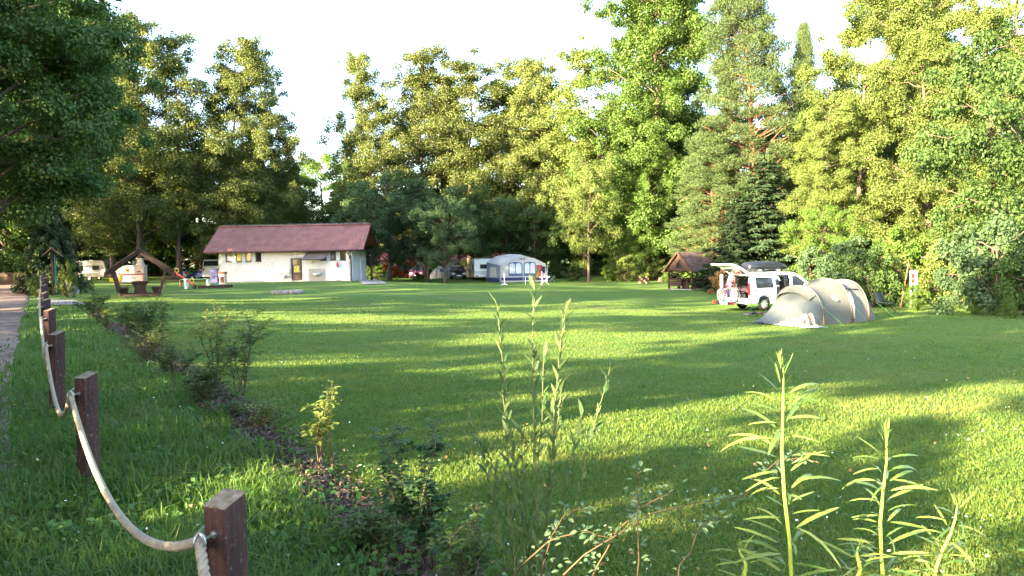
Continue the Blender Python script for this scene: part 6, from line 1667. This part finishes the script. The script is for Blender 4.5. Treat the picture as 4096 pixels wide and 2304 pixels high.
# willow: tall thin shoots with narrow leaves
def willow():
    rng = random.Random(9); nr = np.random.default_rng(9); d = 3.7
    g = GD(2130, d); t = thing('willow_bush', 'thin willow shoots with narrow grey green leaves standing in the centre foreground', 'shrub', g)
    shoots = [(1985, 1215), (2135, 1125), (2265, 1205), (2440, 1470), (2175, 1420), (1880, 1640), (2010, 1560), (2245, 1540), (2330, 1660), (2080, 1700), (1950, 1800)]
    mb = MB(); C, T, N, LL = [], [], [], []
    for k, (px, py) in enumerate(shoots):
        e = P(px, py, d + rng.uniform(-.25, .25)) - g; o = Vector(((px - 2130) * .0004 + rng.uniform(-.05, .05), rng.uniform(-.08, .08), 0))
        pts = []
        for i in range(11):
            u = i / 10; p = o.lerp(e, u); p.x -= (e.x - o.x) * .35 * math.sin(math.pi * u) * .6; p += Vector((rng.uniform(-.008, .008), rng.uniform(-.008, .008), 0)); pts.append(p)
        mb.tube(pts, [.0045 * (1 - .8 * i / 10) + .001 for i in range(11)], 6)
        n = int(24 * e.z + 10)
        for i in range(n):
            u = .12 + .88 * (i + rng.random() * .6) / n; q = min(9, int(u * 10)); o2 = pts[q].lerp(pts[q + 1], min(1, u * 10 - q)); dv = (pts[q + 1] - pts[q]).normalized()
            a = i * 2.4 + k; sd = Vector((math.cos(a), math.sin(a), 0)); C.append(o2); T.append(sd * rng.uniform(.3, .65) + dv); N.append(sd * -.3 + Vector((rng.uniform(-.5, .5), rng.uniform(-.5, .5), .5))); LL.append(rng.uniform(.05, .10) * (1.1 if u > .3 else .8))
    mb.build('stems', m_greenstem2, t, True, recalc=False)
    V, q = leaf6(np.array([tuple(c) for c in C]), np.array([tuple(c) for c in T]), np.array([tuple(c) for c in N]), np.array(LL), np.array(LL) * .24, nr, nr.uniform(0, .25, len(C)))
    mobj('leaves', quads_mesh('leaves', V, q, lm_willow), t)
m_greenstem2 = M('willow_stem', (.075, .085, .03), .6, .2, 12)
willow()
# lily-like stalks at the lower right, close to the camera
def lily(label, tip, foot, d, leafpx, seed, n, stemr=.0065, group='tall leafy stalks in the right foreground', lo=.0):
    rng = random.Random(seed); nr = np.random.default_rng(seed)
    a, b = P(*foot, d), P(*tip, d)
    gz = z1(a.x, d); g = Vector((a.x + (a.x - b.x) * .5, d, gz))
    t = thing('leafy_stalk', label, 'plant', g, 0, group)
    A = Vector((0, 0, 0)); M_ = a - g; B = b - g
    pts = [A.lerp(M_, u) for u in (0, .5)] + [M_.lerp(B, u) + Vector((.006 * math.sin(u * 7 + seed), 0, 0)) for u in (0, .2, .4, .6, .8, .93, 1)]
    mb = MB(); mb.tube(pts, [stemr * 1.3, stemr * 1.25, stemr * 1.15, stemr, stemr * .95, stemr * .85, stemr * .6, stemr * .35, stemr * .12], 9); mb.build('stem', m_greenstem, t, True, recalc=False)
    Lm = leafpx / F * d; C, T, N, L, cu = [], [], [], [], []
    for i in range(n):
        u = lo + (1 - lo) * (i + .5) / n; o = M_.lerp(B, u); ang = i * 2.4 + rng.uniform(-.8, .8); sd = Vector((math.cos(ang), math.sin(ang) * .9, 0))
        k = 1 if u < .8 else max(.3, 1 - (u - .8) * 3.8)
        up = .34 + rng.uniform(-.35, .4) + (2.4 * max(0, u - .82) / .18)
        C.append(o + sd * stemr * .6); T.append(sd + Vector((0, 0, up))); N.append(Vector((0, -.75, .8)) - sd * up + Vector((rng.uniform(-.35, .35), rng.uniform(-.35, .35), 0))); L.append(Lm * k * rng.uniform(.6, 1.15)); cu.append(rng.uniform(.0, .75) if u < .85 else rng.uniform(-.1, .25))
    for i in range(9):                     # tuft at the growing tip
        an = i * 2.4; sd = Vector((math.cos(an), math.sin(an), 0)); C.append(M_.lerp(B, .95 + .05 * i / 9)); T.append(sd * (.55 - .05 * i) + Vector((0, 0, 1))); N.append(sd * -1 + Vector((0, -.3, .3))); L.append(Lm * rng.uniform(.22, .34)); cu.append(rng.uniform(-.1, .3))
    L = np.array(L)
    V, q = leaf6(np.array([tuple(c) for c in C]), np.array([tuple(c) for c in T]), np.array([tuple(c) for c in N]), L, np.minimum(L * .085, .0125) * nr.uniform(.7, 1.15, len(L)), nr, np.array(cu))
    # split the long leaves once more so they bend smoothly
    o = mobj('leaves', quads_mesh('leaves', V, q, lm_lily), t); s = o.modifiers.new('sub', 'SUBSURF'); s.levels = 1; s.render_levels = 1
    return t
lily('tallest bright stalk with long drooping narrow leaves', (3122, 1450), (3158, 2330), 1.75, 235, 1, 60, .0046)
lily('second stalk of narrow leaves right of the tallest one', (3540, 1725), (3525, 2330), 1.85, 195, 2, 58, .0044)
lily('third stalk, leaning right, at the lower right', (3835, 2010), (3735, 2330), 1.9, 180, 3, 30, .0042)
lily('short stalk with a tuft at the bottom left of the tallest stalk', (2965, 2195), (2985, 2340), 1.8, 140, 4, 15, .0055)
lily('short stalk with a tuft between the two tall stalks', (3440, 2185), (3425, 2340), 1.8, 150, 5, 15, .0055)
# bramble arching over the lower right grass
def bramble():
    rng = random.Random(21); nr = np.random.default_rng(21)
    g = GD(2620, 3.0); t = thing('bramble', 'arching bramble canes with small grey green leaves in front of the tall stalks', 'bramble', g)
    mb = MB(); C, T, N = [], [], []
    for k, (px0, py0, px1, py1) in enumerate([(2250, 2300, 2980, 1990), (2980, 1990, 3270, 1860), (2350, 2350, 2700, 1960), (2150, 2330, 2330, 2040), (2550, 2330, 2560, 1880), (2700, 2330, 2900, 2080), (2050, 2320, 2450, 2150)]):
        d0, d1 = 3.0 + rng.uniform(-.3, .3), 2.8 + rng.uniform(-.3, .3); a, b = P(px0, py0, d0) - g, P(px1, py1, d1) - g
        pts = [a.lerp(b, u) + Vector((0, 0, .09 * math.sin(math.pi * u))) + Vector((rng.uniform(-.01, .01), 0, rng.uniform(-.01, .01))) for u in [i / 8 for i in range(9)]]
        mb.tube(pts, [.0035 * (1 - .6 * i / 8) for i in range(9)], 5)
        L_ = (b - a).length
        for i in range(int(70 * L_)):
            u = rng.random(); q = min(7, int(u * 8)); o = pts[q].lerp(pts[q + 1], u * 8 - q); an = rng.random() * 6.28; sd = Vector((math.cos(an), math.sin(an), rng.uniform(-.3, .6)))
            C.append(o + sd * rng.uniform(0, .04)); T.append(sd); N.append(Vector((rng.uniform(-.5, .5), rng.uniform(-.6, .3), 1)))
    mb.build('canes', m_stemred, t, True, recalc=False); n = len(C)
    V, q = leaf6(np.array([tuple(c) for c in C]), np.array([tuple(c) for c in T]), np.array([tuple(c) for c in N]), nr.uniform(.018, .04, n), nr.uniform(.011, .022, n), nr, .1)
    mobj('leaves', quads_mesh('leaves', V, q, lm_bramble), t)
bramble()
